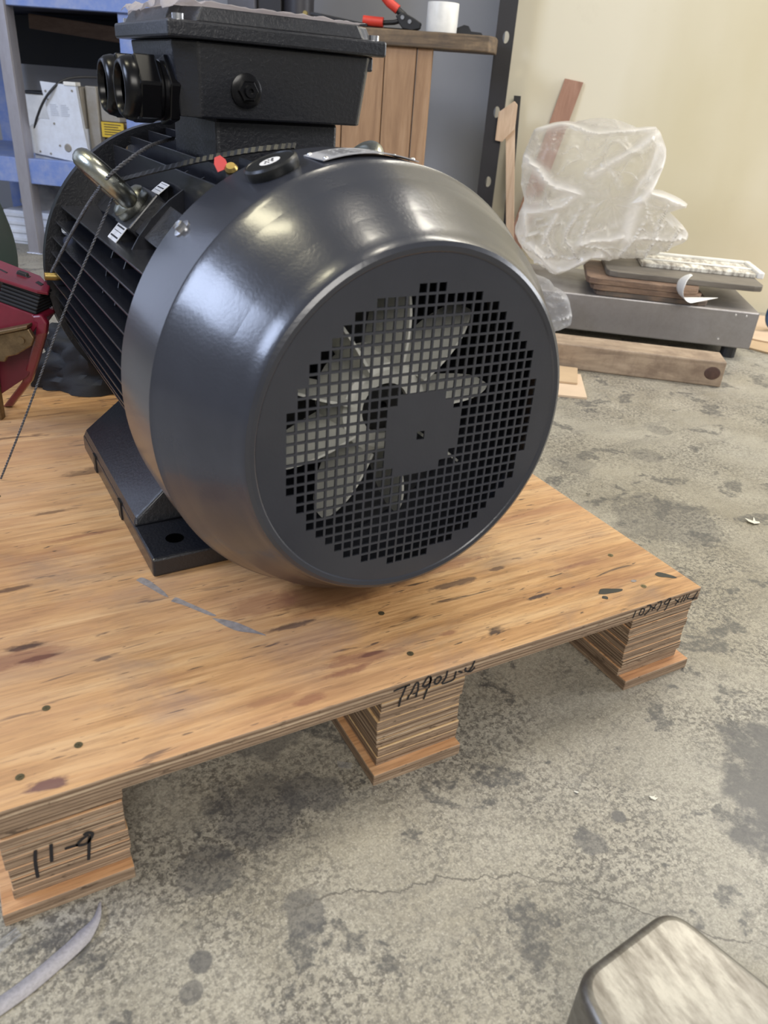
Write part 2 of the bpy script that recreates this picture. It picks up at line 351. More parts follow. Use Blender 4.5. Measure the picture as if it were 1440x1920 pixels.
# ------------------------------------------------------------------ room shell
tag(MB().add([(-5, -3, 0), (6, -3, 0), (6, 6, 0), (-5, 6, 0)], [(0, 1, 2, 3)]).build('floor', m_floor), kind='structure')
def slab(a0, a1, b0, b1, z0, z1, name, mat, parent=None, bevel=0):
    m_ = MB(); m_.hexa([room(a0,b0,z0), room(a1,b0,z0), room(a1,b1,z0), room(a0,b1,z0)], [room(a0,b0,z1), room(a1,b0,z1), room(a1,b1,z1), room(a0,b1,z1)])
    return m_.build(name, mat, parent, bevel=bevel)
tag(slab(-.44, 4.2, 2.25, 2.35, 0, 3, 'wall_back', m_wall), kind='structure')
tag(slab(-.44, -.34, 2.35, 2.75, 0, 3, 'wall_side', m_wall), kind='structure')
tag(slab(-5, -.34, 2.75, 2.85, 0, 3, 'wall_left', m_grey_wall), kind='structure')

# ------------------------------------------------------------------ pallet
H = .13232; TD = .0185; TB = .015; zd = H-TD
pal = empty('pallet', (0, 0, 0), 0, 'low plywood pallet on three rows of blocks under the electric motor', 'pallet')
deck = MB().box((-.79, 0, zd), (0, 1.07, H)).build('deck', m_deck, pal, bevel=.0012)
def ribbon(mb, pts, wid, P, q, u, v_):     # flat stroke on the plane P + q*u + r*v
    k = len(pts); V = []
    for i, (a, b) in enumerate(pts):
        p0 = pts[max(i-1, 0)]; p1 = pts[min(i+1, k-1)]; d = Vector((p1[0]-p0[0], p1[1]-p0[1])); 
        if d.length < 1e-7: d = Vector((1, 0))
        d.normalize(); nn = Vector((-d.y, d.x)); e = 1 if 0 < i < k-1 else .8
        for s_ in (1, -1): V.append(P+u*(a+nn.x*wid*.5*e*s_)+v_*(b+nn.y*wid*.5*e*s_))
    mb.add(V, [(2*i, 2*i+1, 2*i+3, 2*i+2) for i in range(k-1)])
def fine2(pts, k=6):
    return [(p.x, p.y) for p in spline([(a, b, 0) for a, b in pts], k)]
T1 = [[(-.4287,.126),(-.4202,.127),(-.4101,.1275)],[(-.4148,.1276),(-.4186,.1143),(-.4205,.1002)],[(-.4113,.1063),(-.4073,.1175),(-.4036,.1265),(-.4007,.1256),(-.4004,.116),(-.4009,.1055)],[(-.4088,.1138),(-.4004,.1139)],[(-.3892,.131),(-.3923,.1268),(-.3949,.1204),(-.3905,.1185),(-.3859,.1239),(-.388,.1305)],[(-.3864,.1289),(-.387,.1175),(-.3893,.1076),(-.3912,.0991)],[(-.3802,.1246),(-.3812,.1196),(-.3778,.1168),(-.374,.1213),(-.3755,.1255),(-.3798,.1249)],[(-.3671,.13),(-.3682,.1213),(-.3715,.1150),(-.3634,.1145),(-.358,.1155),(-.3568,.1205),(-.3564,.1257)],[(-.3534,.1244),(-.348,.1211)],[(-.3446,.1264),(-.3443,.122),(-.3376,.1189),(-.3327,.1228)],[(-.3344,.1318),(-.3369,.1243),(-.3403,.1198)]]
T2 = [[(-.1088,.1293),(-.1108,.1187)],[(-.0995,.1293),(-.1014,.1216),(-.0962,.12),(-.0946,.1267),(-.0996,.1296)],[(-.092,.1312),(-.0857,.1301),(-.0856,.1233),(-.0918,.1174)],[(-.0844,.1278),(-.0753,.1223)],[(-.0753,.1292),(-.0813,.1213)],[(-.0741,.1305),(-.0682,.1305),(-.0683,.1232),(-.0714,.1176)],[(-.0571,.131),(-.0621,.1262),(-.0562,.1238),(-.053,.1304),(-.0578,.1314)],[(-.0533,.1302),(-.0562,.1172),(-.0590,.1148)],[(-.0443,.1269),(-.0356,.12)],[(-.0352,.1276),(-.0412,.117)],[(-.0289,.1286),(-.0323,.1186)],[(-.0242,.1286),(-.0272,.1188)],[(-.0198,.1285),(-.021,.1215),(-.0027,.1177)],[(-.0057,.1281),(-.0114,.1165)]]
T3 = [[(-.7562,.0672),(-.7582,.0527),(-.7589,.0334)],[(-.7441,.0681),(-.7451,.0586),(-.7463,.0468)],[(-.7348,.0568),(-.7243,.0559)],[(-.7148,.0642),(-.7225,.0594),(-.7244,.0554),(-.7174,.0542),(-.7118,.0625),(-.7152,.0666),(-.7189,.0653)],[(-.7144,.0616),(-.7183,.0327)]]
X_, Z_ = Vector((1,0,0)), Vector((0,0,1))
BY = .010                                                # block front face
def write(strokes, wid, parent, name='marker_writing'):
    d = MB(); b = MB()
    for st in strokes:
        cur = []; side = None
        for p in fine2(st, 10):
            s_ = p[1] >= zd
            q = p if s_ else (p[0]+.0062, p[1]-.0085)
            if side is not None and s_ != side:
                if len(cur) > 1: ribbon(d if side else b, cur, wid, Vector((0, -.0006 if side else BY-.0008, 0)), None, X_, Z_)
                cur = []
            side = s_; cur.append(q)
        if len(cur) > 1: ribbon(d if side else b, cur, wid, Vector((0, -.0006 if side else BY-.0008, 0)), None, X_, Z_)
    if d.v: d.build(name, m_ink, parent)
    return b
bw1 = write(T1, .0023, deck); write(T2, .0018, deck)
for i, (x, y) in enumerate([(-.727,.101),(-.709,.045),(-.756,.029),(-.390,.035),(-.385,.107),(-.067,.030),(-.055,.10),(-.73,.53),(-.40,.56),(-.05,.55),(-.73,1.03),(-.05,1.03)]):
    s_ = MB(); s_.lathe([(0,-.0012),(.0028,-.0012),(.0036,.0004),(0,.0004)][1:], 12, TR((x, y, H)), caps=True); s_.box((-.0024,-.0004,.0004), (.0024,.0004,.0008), TR((x,y,H), Matrix.Rotation(i,3,'Z'))); s_.box((-.0004,-.0024,.0004), (.0004,.0024,.0008), TR((x,y,H), Matrix.Rotation(i,3,'Z')))
    s_.build('screw', m_screw, deck)
def blot(pts, name, mat, lift=.0003):
    k = len(pts); m_ = MB(); cx = sum(p[0] for p in pts)/k; cy = sum(p[1] for p in pts)/k; out = []
    for p in spline([(a, b, 0) for a, b in pts+[pts[0]]], 6)[:-1]:
        j = 1+.10*noise.noise(Vector((p.x*90, p.y*90, 3)))
        out.append((cx+(p.x-cx)*j, cy+(p.y-cy)*j))
    m_.add([(a, b, H+lift) for a, b in out], [tuple(range(len(out)))]); return m_.build(name, mat, deck)
blot([(-.131,.040),(-.122,.046),(-.108,.042),(-.096,.036),(-.101,.033),(-.112,.034),(-.124,.036)], 'paint_blot', m_tar)
blot([(-.133,.031),(-.129,.034),(-.125,.031),(-.128,.027)], 'paint_blot', m_tar)
blot([(-.034,.044),(-.026,.046),(-.017,.036),(-.013,.028),(-.018,.028),(-.025,.033),(-.033,.038)], 'paint_blot', m_tar)
blot([(-.075,.044),(-.070,.046),(-.066,.043),(-.071,.041)], 'paint_blot', m_smudge)
blot([(-.612,.272),(-.602,.272),(-.590,.243),(-.586,.224),(-.592,.232),(-.602,.252)], 'scuff_mark', m_smudge)
blot([(-.586,.216),(-.575,.203),(-.556,.176),(-.549,.172),(-.553,.180),(-.568,.204),(-.580,.222)], 'scuff_mark', m_smudge)
blot([(-.556,.172),(-.536,.156),(-.520,.132),(-.513,.120),(-.521,.127),(-.540,.142)], 'scuff_mark', m_smudge)
# blocks: each is a stack of plywood sheets on a runner
rows = [(-.779, -.683, -.79, -.683, m_ply), (-.435, -.335, -.442, -.335, m_ply_y), (-.093, .008, -.090, .020, m_ply)]
for ri, (x0, x1, p0, p1, mt) in enumerate(rows):
    rn = MB().box((p0, 0, 0), (p1, 1.06, TB)).build('runner', m_base, pal, bevel=.001)
    for bj, (y0, y1) in enumerate(((BY, .125), (.47, .60), (.935, 1.05))):
        blk = bpy.data.objects.new('block', None); COL.objects.link(blk); blk.parent = pal; blk.empty_display_size = .02
        N = 8; th = (zd-TB)/N
        for k in range(N):
            jx, jy = random.uniform(-.0016, .0016), random.uniform(0, .0022)
            sh = MB().box((x0+jx, y0+jy, TB+k*th+.0003), (x1+jx, y1+jy, TB+(k+1)*th)).build('plywood_sheet', mt, blk, bevel=.0006, seg=1)
        if bj == 0 and ri == 1: bw1.build('marker_writing', m_ink, blk)
        if bj == 0 and ri == 0:
            m_ = MB()
            for st in T3: ribbon(m_, fine2(st, 6), .0028, Vector((0, BY-.0008, 0)), None, X_, Z_)
            m_.build('marker_writing', m_ink, blk)

# ------------------------------------------------------------------ electric motor (local: x across, y from the fan face backwards, z up)
PSI = .028
mot = empty('electric_motor', (-.38022, .07677, H+.0003), PSI, 'large dark grey electric motor with grilled fan cover on the plywood pallet', 'motor')
AZ = .2274
ROT = Matrix.Translation((0, 0, AZ))@Matrix.Rotation(-PI/2, 4, 'X')     # lathe z -> +y
def pol(r, deg, y): return Vector((r*math.cos(R(deg)), y, AZ+r*math.sin(R(deg))))
# cover shell
prof = [(.1585, .0002), (.1605, -.0012), (.1645, -.0018), (.1682, .0), (.1708, .0035), (.1722, .0075)]
b0, b1, b2 = Vector((.1722, .0075)), Vector((.1975, .0505)), Vector((.2188, .0957))
for i in range(1, 13):
    t = i/12; p = b0*(1-t)**2+b1*2*t*(1-t)+b2*t*t; prof.append((p.x, p.y))
prof += [(.2196, .0965), (.2212, .140), (.2212, .190), (.2204, .192), (.2190, .190), (.2190, .10), (.2160, .0965), (.199, .049), (.169, .010), (.1645, .0012), (.1585, .0012)]
MB().lathe(prof, 160, ROT, closed=True).build('fan_cover', m_cover, mot, smooth=20)
# grille plate with square holes
NR = 128; RP = .1590
pts = [Vector((RP*math.cos(2*PI*i/NR), RP*math.sin(2*PI*i/NR))) for i in range(NR)]; edges = [(i, (i+1) % NR) for i in range(NR)]
pc = .00993; hs = .00385; holes = []
def hole(cx, cz, s_):
    k = len(pts); pts.extend(Vector((cx+a*s_, cz+b*s_)) for a, b in ((-1,-1),(1,-1),(1,1),(-1,1))); edges.extend(((k,k+1),(k+1,k+2),(k+2,k+3),(k+3,k))); holes.append((cx, cz, s_))
ox, oz = -.1278, .1306
for j in range(28):
    for i in range(28):
        cx, cz = ox+pc*i, oz-(pc*.996)*j
        rx, rz = cx-.0025, cz+.0035
        if math.hypot(rx, rz) > .1352: continue
        if abs(rx) < .0405 and abs(rz) < .0415 and abs(rx)+abs(rz) < .0595: continue
        hole(cx, cz, hs)
hole(.0033, -.0047, .0042)
V2, E2, F2, *_ = delaunay_2d_cdt(pts, edges, [], 0, 1e-7)
cells = {}
for h in holes: cells.setdefault((round(h[0]/.01), round(h[1]/.01)), []).append(h)
keep = []
for f in F2:
    c = sum((V2[i] for i in f), Vector((0, 0)))/len(f)
    if c.length > RP*1.001: continue
    ins = False
    for di in (-1, 0, 1):
        for dj in (-1, 0, 1):
            for h in cells.get((round(c.x/.01)+di, round(c.y/.01)+dj), ()):
                if abs(c.x-h[0]) < h[2] and abs(c.y-h[1]) < h[2]: ins = True
    if not ins: keep.append(tuple(f))
MB().add([(v.x, .0004, AZ+v.y) for v in V2], keep).build('grille', m_cover, mot, solid=.0016)
# fan
fan = bpy.data.objects.new('fan', None); COL.objects.link(fan); fan.parent = mot; fan.empty_display_size = .03
MB().lathe([(.026,.060),(.040,.058),(.046,.062),(.050,.115),(.046,.118),(.026,.118)], 40, ROT, closed=True).build('hub', m_fan, fan, smooth=35)
MB().lathe([(.0255,.066),(.0255,.19),(.005,.19),(.005,.066)], 32, ROT, closed=True).build('shaft_end', m_black, fan, smooth=35)
def paddle():
    m_ = MB(); nu, nv = 10, 5
    def fn(u, v_, s_):
        r = .044+u*.086; tw = .02*(v_-.5)
        y0 = .044+.030*u**3-.006*u; y1 = .118-.026*u**4
        y = y0+(y1-y0)*v_
        x = .010*math.sin(PI*v_)*0+tw*r*.6+s_*.0013
        return (r, y, x)
    for s_ in (1, -1): m_.grid(lambda u, v_: fn(u, v_, s_), nu, nv)
    K = (nu+1)*(nv+1); idx = lambda i, j: j*(nu+1)+i
    loop = [idx(i,0) for i in range(nu)]+[idx(nu,j) for j in range(nv)]+[idx(i,nv) for i in range(nu,0,-1)]+[idx(0,j) for j in range(nv,0,-1)]
    for a, b in zip(loop, loop[1:]+loop[:1]): m_.f.append((a, b, b+K, a+K)); m_.m.append(0)
    return m_
pm = paddle(); b_0 = None
for k in range(9):
    if b_0 is None: b_ = b_0 = pm.build('blade', m_fan, fan, smooth=40)
    else: b_ = b_0.copy(); COL.objects.link(b_)
    b_.location = (0, 0, AZ); b_.rotation_euler = (0, -R(-37+40*k), 0)
# stator
MB().lathe([(.02,.20),(.166,.20),(.166,.715),(.02,.715)], 64, ROT, closed=True).build('stator_body', m_cast, mot, smooth=30)
MB().lathe([(.02,.186),(.2172,.186),(.2172,.1905),(.203,.206),(.02,.206)], 96, ROT, closed=True).build('end_shield', m_cast, mot, smooth=30)  # end shield added and widened to block light showing through the grille
y0f, y1f, RF = .212, .700, .2055
def fin(T, r0, r1, ya, yb, t0=.0042, t1=.0026):
    m_ = MB(); V = []
    for r, t, yo in ((r0, t0, 0), (r1, t1, .010)):
        V.append([Vector((r, ya+yo, -t/2)), Vector((r, ya+yo, t/2)), Vector((r, yb-yo, t/2)), Vector((r, yb-yo, -t/2))])
    m_.hexa([T@p for p in V[0]], [T@p for p in V[1]]); return m_
for s_ in (-1, 1):
    for k in range(14):
        z = .098-.0203*k
        r1 = math.sqrt(RF**2-z*z); r0_ = math.sqrt(max(.160**2-z*z, 0)) if abs(z) < .15 else .05
        T = Matrix.Translation((0, 0, AZ+z))@(Matrix.Identity(4) if s_ > 0 else Matrix.Rotation(PI, 4, 'Y'))
        yb = y1f
        fin(T, r0_, r1, y0f, yb).build('fin', m_fin, mot, bevel=.0007)
for k in range(9):
    x = -.100+.025*k
    if abs(x+.0) < .2:
        r1 = math.sqrt(RF**2-x*x); r0_ = math.sqrt(.160**2-x*x)
        T = Matrix.Translation((x, 0, AZ))@Matrix.Rotation(-PI/2, 4, 'Y')
        segs = [(y0f, .322), (.51, y1f)] if -.075 < x < .1 else [(y0f, y1f)]
        for ya, yb in segs: fin(T, r0_, r1, ya, yb).build('fin', m_fin, mot, bevel=.0007)
# lifting-eye bosses, their webs, the eye bolts
for s_ in (1, -1):
    ang = 136 if s_ > 0 else 50
    rad = Vector((math.cos(R(ang)), 0, math.sin(R(ang)))); tan = Vector((-math.sin(R(ang)), 0, math.cos(R(ang)))); ay = Vector((0, 1, 0))
    Bm = Matrix.Identity(4)
    for i in range(3): Bm[i][0], Bm[i][1], Bm[i][2] = tan[i], ay[i], rad[i]
    Bm[2][3] = AZ
    MB().box((-.026, .385, .15), (.026, .448, .194), Bm).build('eye_boss', m_cast, mot, bevel=.002)
    wb = MB()
    wb.prism([(.215, .160), (.388, .160), (.388, .186), (.36, .186)], .046, Bm@Matrix.Translation((.023, 0, 0))@Matrix(((0,0,-1,0),(1,0,0,0),(0,1,0,0),(0,0,0,1))))
    wb.prism([(.445, .160), (.69, .160), (.50, .186), (.445, .186)], .046, Bm@Matrix.Translation((.023, 0, 0))@Matrix(((0,0,-1,0),(1,0,0,0),(0,1,0,0),(0,0,0,1))))
    wb.build('boss_web', m_cast, mot, bevel=.001)
    for yy in (.355, .415):
        cr = MB(); arc = [(r*math.cos(R(a)), r*math.sin(R(a))) for r, aa in ((.160, range(int(ang)-32, int(ang)+33, 8)), (.191, range(int(ang)+32, int(ang)-33, -8))) for a in aa]
        cr.prism(arc, .0035, Matrix.Translation((0, yy, AZ))@Matrix.Rotation(PI/2, 4, 'X')); cr.build('cross_rib', m_fin, mot)
    eb = bpy.data.objects.new('eye_bolt', None); COL.objects.link(eb); eb.parent = mot; eb.empty_display_size = .02
    base = rad*.194+Vector((0, .417, AZ))
    MB().lathe([(.0215,0),(.0225,.002),(.0225,.010),(.020,.0135),(.013,.016),(.012,.022)], 28, axis_T(base, rad)).build('collar', m_zinc, eb, smooth=35)
    cen = base+rad*.041; 
    ra = rad if s_ > 0 else rad
    MB().tube([cen+(rad*math.cos(t)*1.0+ay*math.sin(t)*.94)*.030 for t in [2*PI*i/40 for i in range(40)]], .0112, 16, closed=True).build('ring', m_zinc, eb, smooth=60)
# drive-end flange with holes
fp = [Vector((.213*math.cos(2*PI*i/96), .213*math.sin(2*PI*i/96))) for i in range(96)]; fe = [(i, (i+1) % 96) for i in range(96)]; fh = []
for k in range(8):
    a = R(22.5+45*k+1.5); c = Vector((.188*math.cos(a), .188*math.sin(a))); fh.append(c); k0 = len(fp)
    fp += [c+Vector((math.cos(2*PI*i/16), math.sin(2*PI*i/16)))*.0085 for i in range(16)]; fe += [(k0+i, k0+(i+1) % 16) for i in range(16)]
V3, _, F3, *_ = delaunay_2d_cdt(fp, fe, [], 0, 1e-7)
kf = [tuple(f) for f in F3 if (c := sum((V3[i] for i in f), Vector((0, 0)))/3).length < .213 and all((c-h).length > .0084 for h in fh)]
MB().add([(v.x, .682, AZ+v.y) for v in V3], kf).build('flange', m_cast, mot, solid=.018)
MB().lathe([(.0, .69), (.06, .69), (.06, .72), (.024, .72), (.024, .82), (.0, .82)], 32, ROT, caps=False).build('shaft', m_bright, mot, smooth=30)
MB().cyl((-.219, .640, .239), (-.172, .640, .235), .0055, 12).build('brass_stud', m_brass, mot, smooth=40)
# feet
for s_ in (-1, 1):
    ft = MB(); xo = .2065*s_; xi = .10*s_
    def X(a): return (a if s_ > 0 else a)
    ya, yb, yc, yd = .196, .275, .505, .572
    ft.box((min(xo, xi), ya, 0), (max(xo, xi), yd, .024))
    A = [(xo, yb, .024), (xo, yd-.004, .024), (xi, yd-.004, .024), (xi, yb, .024)]; Bt = [(xo-.004*s_, yb+.004, .034), (xo-.004*s_, yd-.008, .034), (xi, yd-.008, .115), (xi, yb+.020, .115)]
    if s_ > 0: A = A[::-1]; Bt = Bt[::-1]
    ft.hexa(A[::-1], Bt[::-1])
    fo = ft.build('foot', m_cast, mot, bevel=.003)
    for yy in (.345, .49):
        MB().box((xo-.0015 if s_ < 0 else xo-.004, yy-.007, .001), (xo+.004 if s_ < 0 else xo+.0015, yy+.007, .026)).build('slot', m_black, fo)
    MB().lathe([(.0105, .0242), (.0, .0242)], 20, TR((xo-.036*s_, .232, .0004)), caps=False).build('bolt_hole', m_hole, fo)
# terminal box
nk = MB(); nk.box((-.064, .345, .36), (.082, .500, .4615)); nk.build('terminal_box_neck', m_cast, mot, bevel=.004)
tb = bpy.data.objects.new('terminal_box', None); COL.objects.link(tb); tb.parent = mot; tb.empty_display_size = .03
def chamf(x0, y0, x1, y1, c, e=.006): return [(x0+c,y0),(x1-e,y0),(x1,y0+e),(x1,y1-e),(x1-e,y1),(x0+c,y1),(x0,y1-c),(x0,y0+c)]
pa = chamf(-.104,.321,.100,.502,.017); pb = chamf(-.112,.312,.106,.509,.021)
MB().add([(x, y, .4615) for x, y in pa]+[(x, y, .530) for x, y in pb], [tuple(range(7,-1,-1)), tuple(range(8,16))]+[(i, (i+1)%8, 8+(i+1)%8, 8+i) for i in range(8)]).build('box_body', m_cast, tb, bevel=.002)
for lx, ly in ((.098,.318), (.098,.495)): MB().box((lx, ly, .516), (lx+.012, ly+.014, .5303)).build('lug', m_cast, tb, bevel=.002)
lid = MB().box((-.1235,.3005,.5305), (.1165,.512,.5455)).build('lid', m_cast, tb, bevel=.0025)
lb = [(-.1225,.3015,.5455), (.1155,.3015,.5455), (.1155,.511,.5455), (-.1225,.511,.5455)]
# raised lid panel with notched corners for the bolts
def notched(x0, y0, x1, y1, c): return [(x0+c,y0),(x1-c,y0),(x1-c*.45,y0+c*.9),(x1,y0+c),(x1,y1-c),(x1-c,y1),(x0+c,y1),(x0,y1-c),(x0,y0+c),(x0+c*.45,y0+c*.9)]
pa = notched(-.118, .3035, .112, .5085, .024); pb = notched(-.111, .307, .106, .505, .024)
k = len(pa); MB().add([(x, y, .5453) for x, y in pa]+[(x, y, .5580) for x, y in pb], [tuple(range(k-1,-1,-1)), tuple(range(k, 2*k))]+[(i, (i+1)%k, k+(i+1)%k, k+i) for i in range(k)]).build('lid_panel', m_cast, lid, bevel=.001)
for cx, cy in ((-.109,.313), (.106,.313), (.106,.501), (-.109,.501)):
    MB().lathe([(.0062,.5455),(.0062,.5505),(.0035,.5505),(.0035,.5475),(0,.5475)], 16, TR((cx, cy, 0)), caps=False).build('lid_bolt', m_bright, lid, smooth=30)
m_ = MB(); T = axis_T((-.040, .3185, .489), (0, -1, 0))
m_.lathe([(.0,.0),(.0165,0),(.0165,.0035),(.013,.005),(.0,.005)][1:4], 28, T); m_.lathe([(.0095,.004),(.0105,.005),(.0105,.011),(.009,.0125)], 6, T); m_.lathe([(.0065,.012),(.0058,.016),(.0028,.016),(.0028,.013)], 18, T)
m_.build('blanking_plug', m_gland, tb, smooth=25)
for gy in (.366, .443):
    g = bpy.data.objects.new('cable_gland', None); COL.objects.link(g); g.parent = tb; g.empty_display_size = .02
    T = axis_T((-.104, gy, .4835), (-1, 0, .0))@Matrix.Diagonal((.88,.88,1,1))
    hexr = lambda r, a: [(r*math.cos(PI/3*i+a), r*math.sin(PI/3*i+a)) for i in range(6)]
    MB().prism(hexr(.0395, .2), .011, T@Matrix.Translation((0,0,-.001))).build('lock_nut', m_gland, g, bevel=.0015)
    MB().lathe([(.029,.009),(.032,.010),(.032,.0135),(.030,.0145),(.032,.0155),(.032,.019),(.029,.020)], 40, T).build('threaded_body', m_gland, g, smooth=30)
    MB().prism(hexr(.0385, .2), .022, T@Matrix.Translation((0,0,.018))).build('hex_cap', m_gland, g, bevel=.002)
    MB().lathe([(.0335,.038),(.0345,.042),(.0325,.049),(.0285,.0535),(.0255,.0535),(.0235,.050),(.0225,.030),(.0,.028)], 48, T, caps=False).build('dome', m_gland, g, smooth=60)
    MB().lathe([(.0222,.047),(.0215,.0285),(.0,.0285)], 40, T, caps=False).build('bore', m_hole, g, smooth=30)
# fittings on the cover
def curved_plate(r, d0, d1, ya, yb, name, mat, t=.0008, n_=14, lift=None):
    m_ = MB(); V = []
    for i in range(n_+1):
        a = d0+(d1-d0)*i/n_; rl = r+(lift(i/n_) if lift else 0)
        V += [pol(rl, a, ya), pol(rl, a, yb), pol(rl+t, a, yb), pol(rl+t, a, ya)]
    F = [(0,1,2,3), tuple(4*n_+j for j in (3,2,1,0))]
    for i in range(n_):
        for j in range(4): F.append((4*i+j, 4*(i+1)+j, 4*(i+1)+(j+1)%4, 4*i+(j+1)%4))
    m_.add(V, F); return m_.build(name, mat, mot)
npl = curved_plate(.2215, 103.3, 78, .108, .149, 'nameplate', m_alu, lift=lambda t: .0015*math.sin(PI*t))
pr = MB()
for i, yy in enumerate((.141, .1345, .128, .1215, .115)):
    d = 100.5
    while d > 83:
        L_ = random.uniform(1.2, 4.2)
        q = [pol(.2239, d, yy-.0009), pol(.2239, d-L_, yy-.0009), pol(.2239, d-L_, yy+.0009), pol(.2239, d, yy+.0009)]
        if not (i == 0 and d < 94): pr.add(q, [(0,1,2,3)])
        d -= L_+random.uniform(.4, 1.0)
pr.build('printed_lines', m_ink, npl)
for d in (102.2, 79.2):
    for yy in (.112, .145): MB().lathe([(.0024,0),(.0022,.0012),(.001,.002)], 12, axis_T(pol(.2222, d, yy), pol(1, d, 0)-Vector((0,0,AZ)))).build('rivet', m_bright, npl, smooth=50)
pd = pol(1, 112.6, 0)-Vector((0,0,AZ)); T = axis_T(pol(.2195, 112.6, .138), pd)
pg = MB().lathe([(.0235,0),(.0245,.002),(.0245,.0085),(.023,.0105),(.0215,.0105),(.021,.0098)], 48, T).build('rubber_plug', m_rubber, mot, smooth=35)
MB().lathe([(.0095,.0100),(0,.0102)], 32, T, caps=False).build('round_sticker', m_label, pg)
m_ = MB()
for a, b, c, d in ((-.004,-.0035,-.001,-.002),(-.005,.0,-.002,.0012),(-.001,.001,.0005,.004),(.001,-.003,.004,-.0018),(.002,.0005,.005,.002),(-.004,.003,-.002,.005),(.0005,-.006,.002,-.0042)): m_.box((a,b,.0101),(c,d,.0104),T)
m_.build('sticker_mark', m_ink, pg)
for d in (136.4, 43.6, -43.6, -136.4):
    T = axis_T(pol(.2205, d, .166), pol(1, d, 0)-Vector((0,0,AZ)))
    cb = MB().lathe([(.0040,0),(.0088,.0004),(.0088,.0018),(.0045,.0022)], 24, T).build('washer', m_bright, mot, smooth=30)
    MB().lathe([(.0054,.0018),(.0054,.0062),(.0042,.0072),(.0018,.0066)], 6, T).build('hex_bolt', m_bright, cb)
# earth terminal and labels on the stator
er = MB(); T = axis_T((-.091, .226, .422), (-.35, -.5, .8))
MB().lathe([(.0,.0),(.006,0),(.0065,.003),(.0045,.006)][1:], 16, T).build('earth_screw', m_brass, mot, smooth=40)
er = MB().prism([(-.006,-.002),(-.006,.006),(-.003,.011),(.003,.011),(.006,.006),(.006,-.002)], .0012, axis_T((-.098, .232, .4235), (-.2,-.9,.35))@Matrix.Rotation(.4,4,'Z')).build('earth_label', m_red, mot)
MB().box((-.095,.222,.385),(-.085,.232,.422)).build('earth_post', m_cast, mot, bevel=.001)
def sticker(ang, r, y, wt, wy, tilt):
    rad = Vector((math.cos(R(ang)), 0, math.sin(R(ang)))); tan = Vector((-math.sin(R(ang)), 0, math.cos(R(ang))))
    Bm = Matrix.Identity(4)
    for i in range(3): Bm[i][0], Bm[i][1], Bm[i][2] = tan[i], (0,1,0)[i], rad[i]
    Bm[2][3] = AZ; Bm = Bm@Matrix.Translation((0, y, r))@Matrix.Rotation(tilt, 4, 'Y')
    st = MB().box((-wt/2,-wy/2,0),(wt/2,wy/2,.0006),Bm).build('sticker', m_label, mot)
    m_ = MB()
    for q in range(5):
        m_.box((-wt*.42+q*wt*.19, -wy*.40, .0006), (-wt*.42+q*wt*.19+wt*(.06 if q % 2 else .02), wy*.40, .0008), Bm)
    m_.build('printed_lines', m_ink, st)
sticker(146.5, .1945, .415, .034, .040, -.15)
sticker(127, .192, .405, .026, .03, .0)

# ------------------------------------------------------------------ things tied to the motor
def mot_w(p): return Matrix.Translation((-.38022, .07677, H))@Matrix.Rotation(PSI, 4, 'Z')@Vector(p)
path = spline([mot_w(p) for p in ((-.156,.405,.392),(-.130,.345,.409),(-.098,.300,.424),(-.060,.262,.437),(-.025,.225,.446))], 14)
m_ = MB(); V = []
for i, p in enumerate(path):
    t = (path[min(i+1, len(path)-1)]-path[max(i-1, 0)]).normalized(); s2 = t.cross(Vector((-.35,-.55,.75))).normalized(); nn = s2.cross(t)
    e = .0013 if i % 2 else .0007
    V += [p+s2*.0035-nn*.0006, p-s2*.0035-nn*.0006, p-s2*.0035+nn*e, p+s2*.0035+nn*e]
k = len(path)
m_.add(V, [(0,1,2,3), tuple(4*(k-1)+j for j in (3,2,1,0))]+[(4*i+j, 4*i+4+j, 4*i+4+(j+1)%4, 4*i+(j+1)%4) for i in range(k-1) for j in range(4)])
tag(m_.build('cable_tie', m_tie), 'black ribbed cable tie running from the left eye bolt across the cooling fins', 'cable tie')
def twisted(name, pts, r, label, turns=60):
    P = spline(pts, 12); L_ = sum((P[i+1]-P[i]).length for i in range(len(P)-1)); m_ = MB()
    nseg = int(L_/.0014)
    Q = []; 
    for i in range(nseg+1):
        d = L_*i/nseg; j = 0
        while j < len(P)-2 and d > (P[j+1]-P[j]).length: d -= (P[j+1]-P[j]).length; j += 1
        Q.append(P[j].lerp(P[j+1], min(1, d/max(1e-9, (P[j+1]-P[j]).length))))
    for ph in (0, PI):
        path = []
        for i, p in enumerate(Q):
            t = (Q[min(i+1, nseg)]-Q[max(i-1, 0)]).normalized(); a = t.orthogonal().normalized(); b = t.cross(a); an = ph+i*.95
            path.append(p+(a*math.cos(an)+b*math.sin(an))*r*.5)
        m_.tube(path, r*.6, 5)
    return tag(m_.build(name, m_cord), label, 'cord')
eye = mot_w((-.158, .430, .392))
twisted('cord', [(-.548,.485,.520), (-.620,.513,.373), (-.680,.548,.232), (-.722,.578,0.1345)], .0015, 'thin grey twisted cord slanting from the eye bolt down to the pallet')
twisted('cord', [(-.479,.500,.567), (-.517,.46,.561), (-.550,.44,.545), (-.566,.450,.530), (-.576,.480,.509), (-.582,.53,.484), (-.592,.62,.436), (-.608,.705,.378)], .0021, 'black twisted cord from the maroon winch up past the left eye bolt')

